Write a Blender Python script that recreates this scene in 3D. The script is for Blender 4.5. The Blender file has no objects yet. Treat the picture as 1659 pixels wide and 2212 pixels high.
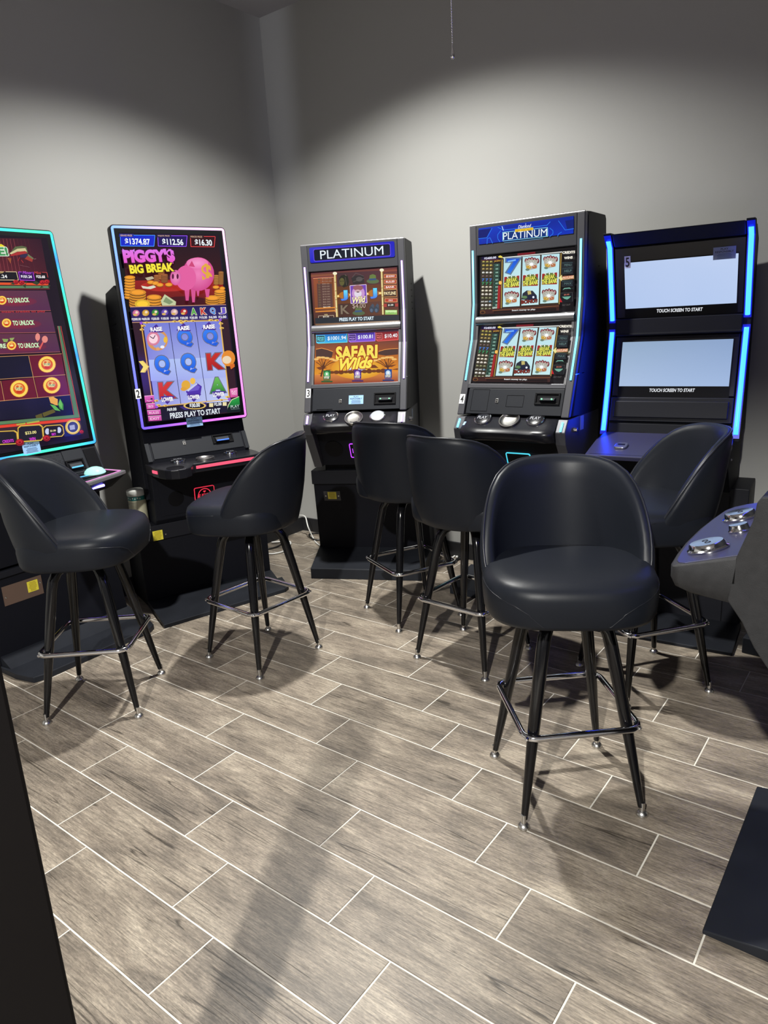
import bpy, bmesh, math, random
from mathutils import Vector, Matrix
from mathutils.bvhtree import BVHTree
R_ = math.radians
C = bpy.context.scene.collection
random.seed(7)

# ------------------------------------------------------------------ camera
FPX, IW, IH = 1537.967, 1659.0, 2212.0
CAMH = 1.5379
YAW, PITCH, ROLL = 2.23095848, 0.26126888, -0.05478463
def _axes():
    cy, sy, cp, sp = math.cos(YAW), math.sin(YAW), math.cos(PITCH), math.sin(PITCH)
    f = Vector((cy*cp, sy*cp, -sp)); r = Vector((sy, -cy, 0)); u = r.cross(f)
    return math.cos(ROLL)*r + math.sin(ROLL)*u, -math.sin(ROLL)*r + math.cos(ROLL)*u, f
CR, CU, CF = _axes()
CAM = Vector((0, 0, CAMH))
cd = bpy.data.cameras.new('camera'); cam = bpy.data.objects.new('camera', cd); C.objects.link(cam)
cd.sensor_fit = 'VERTICAL'; cd.sensor_height = 36; cd.lens = FPX/IH*36; cd.clip_start = 0.02; cd.clip_end = 60
m = Matrix.Identity(4)
for i in range(3): m[i][0] = CR[i]; m[i][1] = CU[i]; m[i][2] = -CF[i]; m[i][3] = CAM[i]
cam.matrix_world = m
bpy.context.scene.camera = cam
def ray(px, py): return CF + CR*((px-IW/2)/FPX) + CU*((IH/2-py)/FPX)
def on_z(px, py, z=0.0):
    d = ray(px, py); return CAM + d*((z-CAMH)/d.z)

# ------------------------------------------------------------------ world, lights, exposure
sc = bpy.context.scene
sc.view_settings.view_transform = 'Standard'; sc.view_settings.look = 'None'
sc.view_settings.exposure = 0.0; sc.view_settings.gamma = 1.0; sc.view_settings.use_curve_mapping = False
w = bpy.data.worlds.new('room_ambient'); sc.world = w; w.use_nodes = True
w.node_tree.nodes['Background'].inputs[0].default_value = (0.60, 0.64, 1.0, 1)
w.node_tree.nodes['Background'].inputs[1].default_value = 0.022
def lamp(name, kind, loc, watt, col, size=0.1, cone=None, blend=0.3, aim=None):
    l = bpy.data.lights.new(name, kind); o = bpy.data.objects.new(name, l); C.objects.link(o)
    o.location = loc; l.energy = watt; l.color = col
    if kind in ('POINT', 'SPOT'): l.shadow_soft_size = size
    if kind == 'SPOT':
        l.spot_size = R_(cone); l.spot_blend = blend
    if kind == 'AREA':
        l.shape = 'DISK'; l.size = size
    if aim is not None:
        o.rotation_euler = (Vector(aim)-Vector(loc)).to_track_quat('-Z', 'Y').to_euler()
    return o
lamp('entry_downlight', 'SPOT', (0.13, -1.79, 3.42), 1180, (1.0, 0.985, 0.93), 0.05, 138, 0.2, (0.13, -1.79, 0))      # behind the camera
lamp('corner_downlight', 'SPOT', (-2.30, 2.48, 3.42), 190, (1.0, 0.99, 0.94), 0.05, 136, 0.34, (-2.30, 2.48, 0))       # above the two stools in the corner
lamp('corner_downlight_core', 'SPOT', (-2.30, 2.48, 3.42), 460, (1.0, 0.99, 0.94), 0.05, 120, 1.0, (-2.30, 2.48, 0))  # same lamp: brighter towards its axis
lamp('corner_streak_spot', 'SPOT', (0.13, -1.79, 3.32), 260, (0.85, 0.88, 1.0), 0.02, 14, 0.3, (-3.62, 3.84, 3.05))        # added only to cast the bright streak in the upper corner

# ------------------------------------------------------------------ materials
def lin(c):
    return tuple((v/12.92 if v <= 0.04045 else ((v+0.055)/1.055)**2.4) for v in (x/255.0 for x in c))
def mat(name, col, rough=0.5, metal=0.0, bump=0.0, bscale=60.0, spec=0.5, var=0.0, emit=None, estr=1.0, coat=0.0):
    mt = bpy.data.materials.new(name); mt.use_nodes = True
    nt = mt.node_tree; b = nt.nodes['Principled BSDF']
    b.inputs['Base Color'].default_value = (*col, 1); b.inputs['Roughness'].default_value = rough
    b.inputs['Metallic'].default_value = metal; b.inputs['Specular IOR Level'].default_value = spec
    b.inputs['Coat Weight'].default_value = coat
    tc = nt.nodes.new('ShaderNodeTexCoord')
    nz = nt.nodes.new('ShaderNodeTexNoise'); nz.inputs['Scale'].default_value = bscale; nz.inputs['Detail'].default_value = 4
    nt.links.new(tc.outputs['Object'], nz.inputs['Vector'])
    if bump:
        bp = nt.nodes.new('ShaderNodeBump'); bp.inputs['Strength'].default_value = bump; bp.inputs['Distance'].default_value = 0.002
        nt.links.new(nz.outputs['Fac'], bp.inputs['Height']); nt.links.new(bp.outputs['Normal'], b.inputs['Normal'])
    if var:
        mx = nt.nodes.new('ShaderNodeMix'); mx.data_type = 'RGBA'
        n2 = nt.nodes.new('ShaderNodeTexNoise'); n2.inputs['Scale'].default_value = bscale*0.12; n2.inputs['Detail'].default_value = 6
        nt.links.new(tc.outputs['Object'], n2.inputs['Vector'])
        mx.inputs[6].default_value = (*[x*(1-var) for x in col], 1); mx.inputs[7].default_value = (*[min(1, x*(1+var)) for x in col], 1)
        nt.links.new(n2.outputs['Fac'], mx.inputs[0]); nt.links.new(mx.outputs[2], b.inputs['Base Color'])
    if emit:
        b.inputs['Emission Color'].default_value = (*emit, 1); b.inputs['Emission Strength'].default_value = estr
    return mt
M = {}
M['wall'] = mat('painted_wall', (0.36, 0.358, 0.345), 0.7, bump=0.10, bscale=180, spec=0.25)
M['darkwall'] = mat('low_bounce_wall', (0.10, 0.10, 0.11), 0.7, bump=0.1, bscale=180)  # for the unseen walls, darkened to cut bounced light
M['ceiling'] = mat('ceiling_paint', (0.40, 0.39, 0.41), 0.85, bump=0.05, bscale=150)
M['grout'] = mat('grout', (0.62, 0.59, 0.53), 0.85, var=0.1, bscale=40)
M['baseboard'] = mat('black_baseboard', (0.012, 0.012, 0.014), 0.5)
M['jamb'] = mat('dark_jamb_paint', (0.004, 0.0032, 0.0034), 0.6, var=0.2, bscale=30, spec=0.12)
M['vinyl'] = mat('black_vinyl', (0.0085, 0.0100, 0.0140), 0.40, bump=0.05, bscale=420, spec=0.16)
M['piping'] = mat('black_piping', (0.013, 0.014, 0.018), 0.32, spec=0.3)
M['legblack'] = mat('gloss_black_enamel', (0.004, 0.004, 0.005), 0.15, spec=0.35, coat=0.12)
M['chrome'] = mat('chrome', (0.78, 0.78, 0.80), 0.10, 1.0)
M['steel'] = mat('brushed_steel', (0.62, 0.61, 0.59), 0.28, 1.0, bump=0.05, bscale=200)
M['dish'] = mat('brushed_steel_dish', (0.40, 0.39, 0.37), 0.34, 1.0, bump=0.05, bscale=200)
M['cab'] = mat('black_cabinet_paint', (0.011, 0.0115, 0.0155), 0.5, bump=0.05, bscale=500, spec=0.16)
M['cabdark'] = mat('black_cabinet_matte', (0.0055, 0.0060, 0.0095), 0.6, bump=0.05, bscale=500, spec=0.15)
M['face'] = mat('charcoal_face_metal', (0.042, 0.043, 0.049), 0.45, 0.2, bump=0.03, bscale=300, spec=0.3)
M['stile'] = mat('silver_grey_stile', (0.070, 0.070, 0.078), 0.40, 0.3, bump=0.03, bscale=300, spec=0.35)
M['bar'] = mat('satin_grey_bar', (0.30, 0.30, 0.31), 0.30, 0.8)
M['panel'] = mat('charcoal_panel', (0.0125, 0.014, 0.018), 0.55, bump=0.05, bscale=400, spec=0.2)
M['plat'] = mat('black_platform', (0.013, 0.0145, 0.019), 0.5, var=0.4, bscale=60, bump=0.05, spec=0.2)
M['texgrey'] = mat('textured_grey_laminate', (0.022, 0.022, 0.0235), 0.6, bump=0.35, bscale=420, var=0.3, spec=0.2)
M['deckgrey'] = mat('grey_deck_rim', (0.20, 0.20, 0.21), 0.35, 0.5)
M['deck'] = mat('gloss_black_deck', (0.009, 0.009, 0.012), 0.25, spec=0.3)
M['deckblue'] = mat('satin_deck_sheet', (0.028, 0.028, 0.060), 0.35, spec=0.4)
M['void'] = mat('black_plastic', (0.003, 0.003, 0.004), 0.45, spec=0.12)
M['white'] = mat('white_label', (0.80, 0.80, 0.80), 0.5)
M['ink'] = mat('black_ink', (0.004, 0.004, 0.005), 0.5)
M['yellow'] = mat('yellow_sticker', (0.72, 0.62, 0.05), 0.5)
M['yink'] = mat('sticker_print', (0.35, 0.29, 0.03), 0.5)
M['bluelabel'] = mat('pale_blue_sticker', (0.27, 0.46, 0.72), 0.5)
M['greylabel'] = mat('grey_blue_sticker', (0.20, 0.25, 0.33), 0.5)
M['navyink'] = mat('navy_print', (0.02, 0.05, 0.10), 0.5)
M['brown'] = mat('brown_metal_plate', (0.16, 0.105, 0.08), 0.45, 0.4, var=0.1, bscale=30)
M['greyplate'] = mat('grey_metal_plate', (0.05, 0.05, 0.055), 0.4, 0.5)
M['canister'] = mat('white_plastic', (0.55, 0.56, 0.53), 0.4)
M['cangreen'] = mat('teal_label_band', (0.02, 0.16, 0.15), 0.45)
M['canlabel'] = mat('cream_label', (0.50, 0.48, 0.34), 0.5, var=0.15, bscale=60)
M['canink'] = mat('grey_label_print', (0.22, 0.21, 0.17), 0.5)
M['cablewhite'] = mat('white_cable', (0.62, 0.62, 0.60), 0.4)
M['cableblack'] = mat('black_cable', (0.008, 0.008, 0.009), 0.4)
M['fan'] = mat('dark_fan_metal', (0.03, 0.03, 0.03), 0.35, 0.6)
M['blade'] = mat('dark_fan_blade', (0.05, 0.04, 0.035), 0.5)
def glow(name, col, strength=1.0): return mat(name, (0.02, 0.02, 0.02), 0.3, emit=col, estr=strength)
M['led_blue'] = glow('blue_led_strip', (0.13, 0.86, 22.0))
M['led_bluehalo'] = glow('blue_led_halo', (0.0, 0.006, 0.55))  # emissive strip standing in for the blue halo around the bars
M['led_violet'] = glow('white_violet_led_strip', (1.9, 1.05, 4.0))
M['led_teal'] = glow('teal_led_strip', (0.42, 1.5, 2.2))
M['led_red'] = glow('red_led_strip', (1.1, 0.10, 0.20))
M['led_cyanlogo'] = glow('cyan_logo_light', (0.08, 0.75, 0.95))
M['led_purplelogo'] = glow('violet_logo_light', (0.75, 0.08, 1.5))
M['led_redlogo'] = glow('red_logo_light', (0.85, 0.03, 0.07))
M['led_green'] = glow('green_indicator', (0.35, 1.0, 0.6))
M['led_bill'] = glow('blue_bill_slot_light', (0.08, 0.30, 1.6))
M['led_billcyan'] = glow('cyan_bill_slot_light', (0.15, 0.75, 1.3))
M['led_white'] = glow('white_underglow_bar', (1.4, 1.15, 9.0))
def art_material(name, rough=0.12, strength=1.0):
    mt = bpy.data.materials.new(name); mt.use_nodes = True
    nt = mt.node_tree; b = nt.nodes['Principled BSDF']
    b.inputs['Base Color'].default_value = (0.004, 0.004, 0.005, 1); b.inputs['Roughness'].default_value = rough
    at = nt.nodes.new('ShaderNodeAttribute'); at.attribute_name = 'Col'
    nt.links.new(at.outputs['Color'], b.inputs['Emission Color']); b.inputs['Emission Strength'].default_value = strength
    return mt
M['screen'] = art_material('lit_screen')
M['ledart'] = art_material('colour_changing_led', 0.3, 1.5)

def wood_tile_material():
    mt = bpy.data.materials.new('wood_look_porcelain'); mt.use_nodes = True
    nt = mt.node_tree; N = nt.nodes.new; L = nt.links.new; b = nt.nodes['Principled BSDF']
    tc = N('ShaderNodeTexCoord'); oi = N('ShaderNodeObjectInfo')
    comb = N('ShaderNodeCombineXYZ')
    for i, k in enumerate((37.0, 91.0, 53.0)):
        mm = N('ShaderNodeMath'); mm.operation = 'MULTIPLY'; mm.inputs[1].default_value = k
        L(oi.outputs['Random'], mm.inputs[0]); L(mm.outputs[0], comb.inputs[i])
    add = N('ShaderNodeVectorMath'); add.operation = 'ADD'
    L(tc.outputs['Object'], add.inputs[0]); L(comb.outputs[0], add.inputs[1])
    def noise(scale, stretch, detail=6, rough=0.6, dist=0.0):
        mp = N('ShaderNodeMapping'); mp.inputs['Scale'].default_value = stretch
        L(add.outputs[0], mp.inputs[0])
        n = N('ShaderNodeTexNoise'); n.inputs['Scale'].default_value = scale; n.inputs['Detail'].default_value = detail
        n.inputs['Roughness'].default_value = rough; n.inputs['Distortion'].default_value = dist
        L(mp.outputs[0], n.inputs['Vector']); return n
    n1 = noise(3.6, (0.9, 2.6, 1.0), 6, 0.6, 0.5)          # broad weathered patches
    n2 = noise(16.0, (0.75, 12.0, 1.0), 8, 0.72, 0.25)         # fine grain along the tile
    n3 = noise(80.0, (1.0, 3.5, 1.0), 4, 0.7)               # speckle
    r1 = N('ShaderNodeValToRGB'); cr = r1.color_ramp
    cr.elements[0].position = 0.28; cr.elements[0].color = (0.112, 0.097, 0.083, 1)
    cr.elements[1].position = 0.72; cr.elements[1].color = (0.355, 0.312, 0.258, 1)
    e = cr.elements.new(0.5); e.color = (0.220, 0.188, 0.155, 1)
    L(n1.outputs['Fac'], r1.inputs[0])
    r2 = N('ShaderNodeValToRGB'); r2.color_ramp.elements[0].position = 0.33; r2.color_ramp.elements[1].position = 0.66
    r2.color_ramp.elements[0].color = (0.50, 0.485, 0.47, 1); r2.color_ramp.elements[1].color = (1.38, 1.36, 1.31, 1)
    L(n2.outputs['Fac'], r2.inputs[0])
    mx = N('ShaderNodeMix'); mx.data_type = 'RGBA'; mx.blend_type = 'MULTIPLY'; mx.inputs[0].default_value = 1.0
    L(r1.outputs[0], mx.inputs[6]); L(r2.outputs[0], mx.inputs[7])
    r3 = N('ShaderNodeValToRGB'); r3.color_ramp.elements[0].position = 0.35; r3.color_ramp.elements[1].position = 0.7
    r3.color_ramp.elements[0].color = (0.74, 0.74, 0.74, 1); r3.color_ramp.elements[1].color = (1.28, 1.27, 1.25, 1)
    L(n3.outputs['Fac'], r3.inputs[0])
    mx2 = N('ShaderNodeMix'); mx2.data_type = 'RGBA'; mx2.blend_type = 'MULTIPLY'; mx2.inputs[0].default_value = 1.0
    L(mx.outputs[2], mx2.inputs[6]); L(r3.outputs[0], mx2.inputs[7])
    # thin dark cracks running along the board: narrow band of a stretched noise
    rc = None
    for (sc4, st4, wd4, dark) in ((3.0, (0.16, 4.6, 1.0), 0.0075, 0.22), (7.0, (0.12, 5.5, 1.0), 0.008, 0.50)):
        n4 = noise(sc4, st4, 2.5, 0.45, 0.12)
        sub = N('ShaderNodeMath'); sub.operation = 'SUBTRACT'; sub.inputs[1].default_value = 0.5; L(n4.outputs['Fac'], sub.inputs[0])
        ab = N('ShaderNodeMath'); ab.operation = 'ABSOLUTE'; L(sub.outputs[0], ab.inputs[0])
        # break the lines up so that they come and go
        n5 = noise(4.0, (0.8, 2.0, 1.0), 2, 0.5)
        brk = N('ShaderNodeMapRange'); brk.inputs[1].default_value = 0.34; brk.inputs[2].default_value = 0.52; brk.inputs[3].default_value = 0.03; brk.inputs[4].default_value = 0.0
        L(n5.outputs['Fac'], brk.inputs[0])
        ad = N('ShaderNodeMath'); ad.operation = 'ADD'; L(ab.outputs[0], ad.inputs[0]); L(brk.outputs[0], ad.inputs[1])
        r5 = N('ShaderNodeValToRGB'); r5.color_ramp.elements[0].position = 0.001; r5.color_ramp.elements[1].position = wd4
        r5.color_ramp.elements[0].color = (dark, dark*0.96, dark*0.92, 1); r5.color_ramp.elements[1].color = (1, 1, 1, 1)
        L(ad.outputs[0], r5.inputs[0])
        if rc is None: rc = r5
        else:
            mm2 = N('ShaderNodeMix'); mm2.data_type = 'RGBA'; mm2.blend_type = 'MULTIPLY'; mm2.inputs[0].default_value = 1.0
            L(rc.outputs[0], mm2.inputs[6]); L(r5.outputs[0], mm2.inputs[7])
    class _O: pass
    rc = _O(); rc.outputs = [mm2.outputs[2]]
    mx3 = N('ShaderNodeMix'); mx3.data_type = 'RGBA'; mx3.blend_type = 'MULTIPLY'; mx3.inputs[0].default_value = 0.9
    L(mx2.outputs[2], mx3.inputs[6]); L(rc.outputs[0], mx3.inputs[7])
    # per tile tone
    hs = N('ShaderNodeHueSaturation'); mr = N('ShaderNodeMapRange'); mr.inputs[3].default_value = 0.90; mr.inputs[4].default_value = 1.10
    L(oi.outputs['Random'], mr.inputs[0]); L(mr.outputs[0], hs.inputs['Value']); hs.inputs['Saturation'].default_value = 1.0
    L(mx3.outputs[2], hs.inputs['Color']); L(hs.outputs[0], b.inputs['Base Color'])
    b.inputs['Roughness'].default_value = 0.42; b.inputs['Specular IOR Level'].default_value = 0.45
    bp = N('ShaderNodeBump'); bp.inputs['Strength'].default_value = 0.25; bp.inputs['Distance'].default_value = 0.002
    ml = N('ShaderNodeMath'); ml.operation = 'MULTIPLY'; L(n2.outputs['Fac'], ml.inputs[0]); L(rc.outputs[0], ml.inputs[1])
    L(ml.outputs[0], bp.inputs['Height']); L(bp.outputs[0], b.inputs['Normal'])
    return mt
M['tile'] = wood_tile_material()

# ------------------------------------------------------------------ mesh helpers
class MB:
    def __init__(s): s.v = []; s.f = []
    def add(s, vs, fs):
        n = len(s.v); s.v += [tuple(v) for v in vs]; s.f += [tuple(i+n for i in f) for f in fs]; return s
    def hexa(s, p):   # p: 4 bottom (ccw from above), 4 top
        return s.add(p, [(3, 2, 1, 0), (4, 5, 6, 7), (0, 1, 5, 4), (1, 2, 6, 5), (2, 3, 7, 6), (3, 0, 4, 7)])
    def box(s, x0, x1, y0, y1, z0, z1):
        return s.hexa([(x0, y0, z0), (x1, y0, z0), (x1, y1, z0), (x0, y1, z0), (x0, y0, z1), (x1, y0, z1), (x1, y1, z1), (x0, y1, z1)])
    def loft(s, rings, cap=True, closed=False):
        n = len(rings[0]); vs = [p for r in rings for p in r]; fs = []
        k = len(rings)
        for i in range(k if closed else k-1):
            a, b2 = i*n, ((i+1) % k)*n
            for j in range(n): fs.append((a+j, a+(j+1) % n, b2+(j+1) % n, b2+j))
        if cap and not closed: fs += [tuple(range(n-1, -1, -1)), tuple(range((k-1)*n, k*n))]
        return s.add(vs, fs)
    def prism_x(s, yz, x0, x1):
        return s.loft([[(x0, y, z) for y, z in yz], [(x1, y, z) for y, z in yz]])
    def prism_z(s, xy, z0, z1):
        return s.loft([[(x, y, z0) for x, y in xy], [(x, y, z1) for x, y in xy]])
    def tube(s, path, rad, n=10, closed=False, cap=True):
        P = [Vector(p) for p in path]; k = len(P); rings = []
        rr = rad if isinstance(rad, (list, tuple)) else [rad]*k
        up = None
        for i in range(k):
            a = P[(i-1) % k] if (closed or i > 0) else P[i]; c = P[(i+1) % k] if (closed or i < k-1) else P[i]
            t = (c-a).normalized()
            if up is None:
                up = Vector((0, 0, 1)) if abs(t.z) < 0.9 else Vector((1, 0, 0))
            x = up.cross(t).normalized(); y = t.cross(x).normalized(); up = y
            rings.append([P[i]+(x*math.cos(2*math.pi*j/n)+y*math.sin(2*math.pi*j/n))*rr[i] for j in range(n)])
        return s.loft(rings, cap, closed)
    def lathe(s, prof, n=24, at=(0, 0, 0), ax=None, sx=1.0, sy=1.0):
        # prof: (r, h) list, around local axis; ax = (X, Y, Z) frame
        X, Y, Z = ax or (Vector((1, 0, 0)), Vector((0, 1, 0)), Vector((0, 0, 1))); O = Vector(at)
        rings = [[O + X*(r*sx*math.cos(2*math.pi*j/n)) + Y*(r*sy*math.sin(2*math.pi*j/n)) + Z*h2 for j in range(n)] for r, h2 in prof]
        return s.loft(rings)
    def build(s, name, material, parent=None, smooth=False, bevel=0.0, seg=2, sub=0, props=None, angle=40):
        me = bpy.data.meshes.new(name); me.from_pydata(s.v, [], s.f)
        bm = bmesh.new(); bm.from_mesh(me); bmesh.ops.recalc_face_normals(bm, faces=bm.faces); bm.to_mesh(me); bm.free()
        me.materials.append(material)
        o = bpy.data.objects.new(name, me); C.objects.link(o)
        if parent is not None: o.parent = parent
        if smooth:
            me.polygons.foreach_set('use_smooth', [True]*len(me.polygons))
            if smooth != 'all':
                me.set_sharp_from_angle(angle=R_(angle))
        if sub:
            md = o.modifiers.new('sub', 'SUBSURF'); md.levels = sub; md.render_levels = sub
        if bevel:
            md = o.modifiers.new('bevel', 'BEVEL'); md.width = bevel; md.segments = seg; md.limit_method = 'ANGLE'; md.angle_limit = R_(30)
        for k, v in (props or {}).items(): o[k] = v
        return o
def thing(name, label, cat, loc, rz=0.0, group=None):
    o = bpy.data.objects.new(name, None); C.objects.link(o); o.empty_display_size = 0.1
    o.location = loc; o.rotation_euler = (0, 0, rz); o['label'] = label; o['category'] = cat
    if group: o['group'] = group
    return o
def tag(o, label, cat, group=None):
    o['label'] = label; o['category'] = cat
    if group: o['group'] = group
    return o
def struct(o): o['kind'] = 'structure'; return o
def rrect(x0, y0, x1, y1, r, n=5):
    pts = []
    for cx, cy, a0 in ((x1-r, y0+r, -90), (x1-r, y1-r, 0), (x0+r, y1-r, 90), (x0+r, y0+r, 180)):
        for i in range(n+1):
            a = R_(a0+90*i/n); pts.append((cx+r*math.cos(a), cy+r*math.sin(a)))
    return pts

class Face:
    """a flat face of a machine: origin O, u to the viewer's right, v up the face, n out of it (machine coordinates)"""
    def __init__(s, root_loc, rz, O, top, x0=0.0):
        s.O = Vector(O); s.U = Vector((1, 0, 0)); s.V = (Vector(top)-s.O).normalized(); s.H = (Vector(top)-s.O).length
        s.N = s.U.cross(s.V); s.L = Vector(root_loc); s.Rm = Matrix.Rotation(rz, 3, 'Z')
    def pt(s, u, v, n=0.0): return s.O + s.U*u + s.V*v + s.N*n
    def uv(s, px, py):
        c = s.Rm.transposed() @ (CAM-s.L); d = s.Rm.transposed() @ ray(px, py)
        q = c + d*((s.O-c).dot(s.N)/d.dot(s.N)) - s.O
        return q.dot(s.U), q.dot(s.V)
    def box(s, mb, u0, v0, u1, v1, n0, n1):
        return mb.hexa([s.pt(u0, v0, n0), s.pt(u1, v0, n0), s.pt(u1, v1, n0), s.pt(u0, v1, n0), s.pt(u0, v0, n1), s.pt(u1, v0, n1), s.pt(u1, v1, n1), s.pt(u0, v1, n1)])
    def slab(s, mb, pts, n0, n1):
        return mb.loft([[s.pt(u, v, n0) for u, v in pts], [s.pt(u, v, n1) for u, v in pts]])
    def ring(s, mb, outer, inner, n0, n1):
        k = len(outer)
        return mb.loft([[f(i) for f in (lambda i: s.pt(*outer[i], n0), lambda i: s.pt(*outer[i], n1), lambda i: s.pt(*inner[i], n1), lambda i: s.pt(*inner[i], n0))] for i in range(k)], closed=True)
    def axes(s): return (s.U, s.V, s.N)

# ------------------------------------------------------------------ flat art (screens, stickers): coloured shapes and lettering on a face
_glyphs = {}
def glyphs(txt, fat=0.0, shear=0.0):
    if 'M' in txt: fat = 0.0   # widening breaks the joined strokes of an M
    k = (txt, fat, shear)
    if k not in _glyphs:
        cu = bpy.data.curves.new('lettering', 'FONT'); cu.body = txt; cu.resolution_u = 4; cu.size = 1.0; cu.offset = fat; cu.shear = shear
        ob = bpy.data.objects.new('lettering', cu); C.objects.link(ob)
        bpy.context.view_layer.update()
        me = ob.evaluated_get(bpy.context.evaluated_depsgraph_get()).to_mesh()
        vs = [(v.co.x, v.co.y) for v in me.vertices]; fs = [tuple(p.vertices) for p in me.polygons]
        ob.to_mesh_clear(); bpy.data.objects.remove(ob); bpy.data.curves.remove(cu)
        if vs:
            xs = [v[0] for v in vs]; ys = [v[1] for v in vs]
            _glyphs[k] = (vs, fs, min(xs), max(xs), min(ys), max(ys))
        else: _glyphs[k] = ([], [], 0, 1, 0, 1)
    return _glyphs[k]
class Art:
    STEP = 0.00006
    def __init__(s, face, crop=(0, 0, 1.0), n=0.0):
        s.F = face; s.crop = crop; s.n = n; s.v = []; s.f = []; s.c = []
    def at(s, p):
        x0, y0, k = s.crop; return s.F.uv(x0+p[0]/k, y0+p[1]/k)
    def _emit(s, uv, faces, cols):
        n0 = len(s.v); s.v += [s.F.pt(u, v, s.n) for u, v in uv]
        s.c += cols if isinstance(cols, list) else [cols]*len(uv)
        s.f += [tuple(i+n0 for i in f) for f in faces]; s.n += s.STEP
    def uvpoly(s, uv, col):
        s._emit(uv, [tuple(range(len(uv)))], [lin(c) for c in col] if isinstance(col, list) else lin(col)); return s
    def poly(s, pts, col): return s.uvpoly([s.at(p) for p in pts], col)
    def rect(s, x0, y0, x1, y1, col): return s.poly([(x0, y0), (x1, y0), (x1, y1), (x0, y1)], col)
    def ell(s, cx, cy, rx, ry, col, n=16, rim=None):
        if rim is not None:
            pts = [(cx, cy)]+[(cx+rx*math.cos(2*math.pi*i/n), cy+ry*math.sin(2*math.pi*i/n)) for i in range(n)]
            s._emit([s.at(p) for p in pts], [(0, 1+i, 1+(i+1) % n) for i in range(n)], [lin(col)]+[lin(rim)]*n); return s
        return s.poly([(cx+rx*math.cos(2*math.pi*i/n), cy+ry*math.sin(2*math.pi*i/n)) for i in range(n)], col)
    def line(s, pts, wd, col):
        for a, b in zip(pts[:-1], pts[1:]):
            dx, dy = b[0]-a[0], b[1]-a[1]; l = math.hypot(dx, dy) or 1; nx, ny = -dy/l*wd/2, dx/l*wd/2
            s.poly([(a[0]+nx, a[1]+ny), (b[0]+nx, b[1]+ny), (b[0]-nx, b[1]-ny), (a[0]-nx, a[1]-ny)], col); s.n -= s.STEP*0.9
        s.n += s.STEP; return s
    def text(s, txt, l, r, h, col, fat=0.0, edge=None, efat=0.06, shear=0.0, col2=None):
        """txt fitted between the left and right middle points l, r, height h (all in crop pixels)"""
        a = s.at(l); b = s.at(r); m2 = ((l[0]+r[0])/2, (l[1]+r[1])/2)
        t = s.at((m2[0], m2[1]-h/2)); bt = s.at((m2[0], m2[1]+h/2))
        hh = math.hypot(t[0]-bt[0], t[1]-bt[1]); ux, uy = b[0]-a[0], b[1]-a[1]; wl = math.hypot(ux, uy); ux /= wl; uy /= wl
        _, _, x0, x1, y0, y1 = glyphs(txt, 0.0, shear)
        for kf, cc in (([(efat, edge)] if edge else [])+[(fat, col)]):
            vs, fs = glyphs(txt, kf, shear)[:2]
            out = []; cl = []
            for x, y in vs:
                p = (x-x0)/(x1-x0)*wl; q = ((y-y0)/(y1-y0)-0.5)*hh
                out.append((a[0]+ux*p-uy*q, a[1]+uy*p+ux*q))
                if col2 and cc is col:
                    f = min(1, max(0, (y-y0)/(y1-y0))); cl.append(tuple(i*f+j*(1-f) for i, j in zip(lin(col), lin(col2))))
            s._emit(out, fs, cl if cl else lin(cc))
        return s
    def build(s, name, material, parent, props=None):
        me = bpy.data.meshes.new(name); me.from_pydata([tuple(v) for v in s.v], [], s.f)
        ca = me.color_attributes.new('Col', 'FLOAT_COLOR', 'POINT')
        ca.data.foreach_set('color', [x for c in s.c for x in (*c, 1.0)])
        bm = bmesh.new(); bm.from_mesh(me)
        for f in bm.faces:
            if f.normal.dot(s.F.N) < 0: f.normal_flip()
        bm.to_mesh(me); bm.free()
        me.materials.append(material); o = bpy.data.objects.new(name, me); C.objects.link(o); o.parent = parent
        for k, v in (props or {}).items(): o[k] = v
        return o

# ------------------------------------------------------------------ room
WX, WY, HC = -3.79, 3.84, 3.50          # left wall, back wall, ceiling
EX, SY = 2.2, -3.6                      # right wall, front wall
fl = struct(MB().box(WX-0.1, EX+0.1, SY-0.1, WY+0.1, -0.12, -0.0016).build('floor', M['grout']))
struct(MB().box(WX-0.1, EX+0.1, SY-0.1, WY+0.1, HC, HC+0.1).build('ceiling', M['ceiling']))
struct(MB().box(WX-0.1, WX, SY-0.1, WY+0.1, -0.1, HC+0.05).build('wall_left', M['wall']))
struct(MB().box(WX-0.1, EX+0.1, WY, WY+0.1, -0.1, HC+0.05).build('wall_back', M['wall']))
struct(MB().box(EX, EX+0.1, SY-0.1, WY+0.1, -0.1, HC+0.05).build('wall_right', M['darkwall']))
struct(MB().box(WX-0.1, EX+0.1, SY-0.1, SY, -0.1, HC+0.05).build('wall_front', M['darkwall']))
struct(MB().box(WX, WX+0.014, SY, WY, 0.0, 0.105).build('baseboard_left', M['baseboard'], bevel=0.003))
struct(MB().box(WX+0.014, EX, WY-0.014, WY, 0.0, 0.105).build('baseboard_back', M['baseboard'], bevel=0.003))
# unseen boards added above and behind the camera; their gap shapes the corner streak
bd = Vector((0.636, 0.772)); bn = Vector((0.772, -0.636))
def slit_board(t0, t1, name, z0=3.06):
    q = [bd*t0-bn*0.02, bd*t1-bn*0.02, bd*t1+bn*0.02, bd*t0+bn*0.02]
    return struct(MB().prism_z([(p.x, p.y) for p in q], z0, HC).build(name, M['wall']))
slit_board(-3.2, -0.965, 'streak_slit_1'); slit_board(-0.905, 2.4, 'streak_slit_2')
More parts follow.
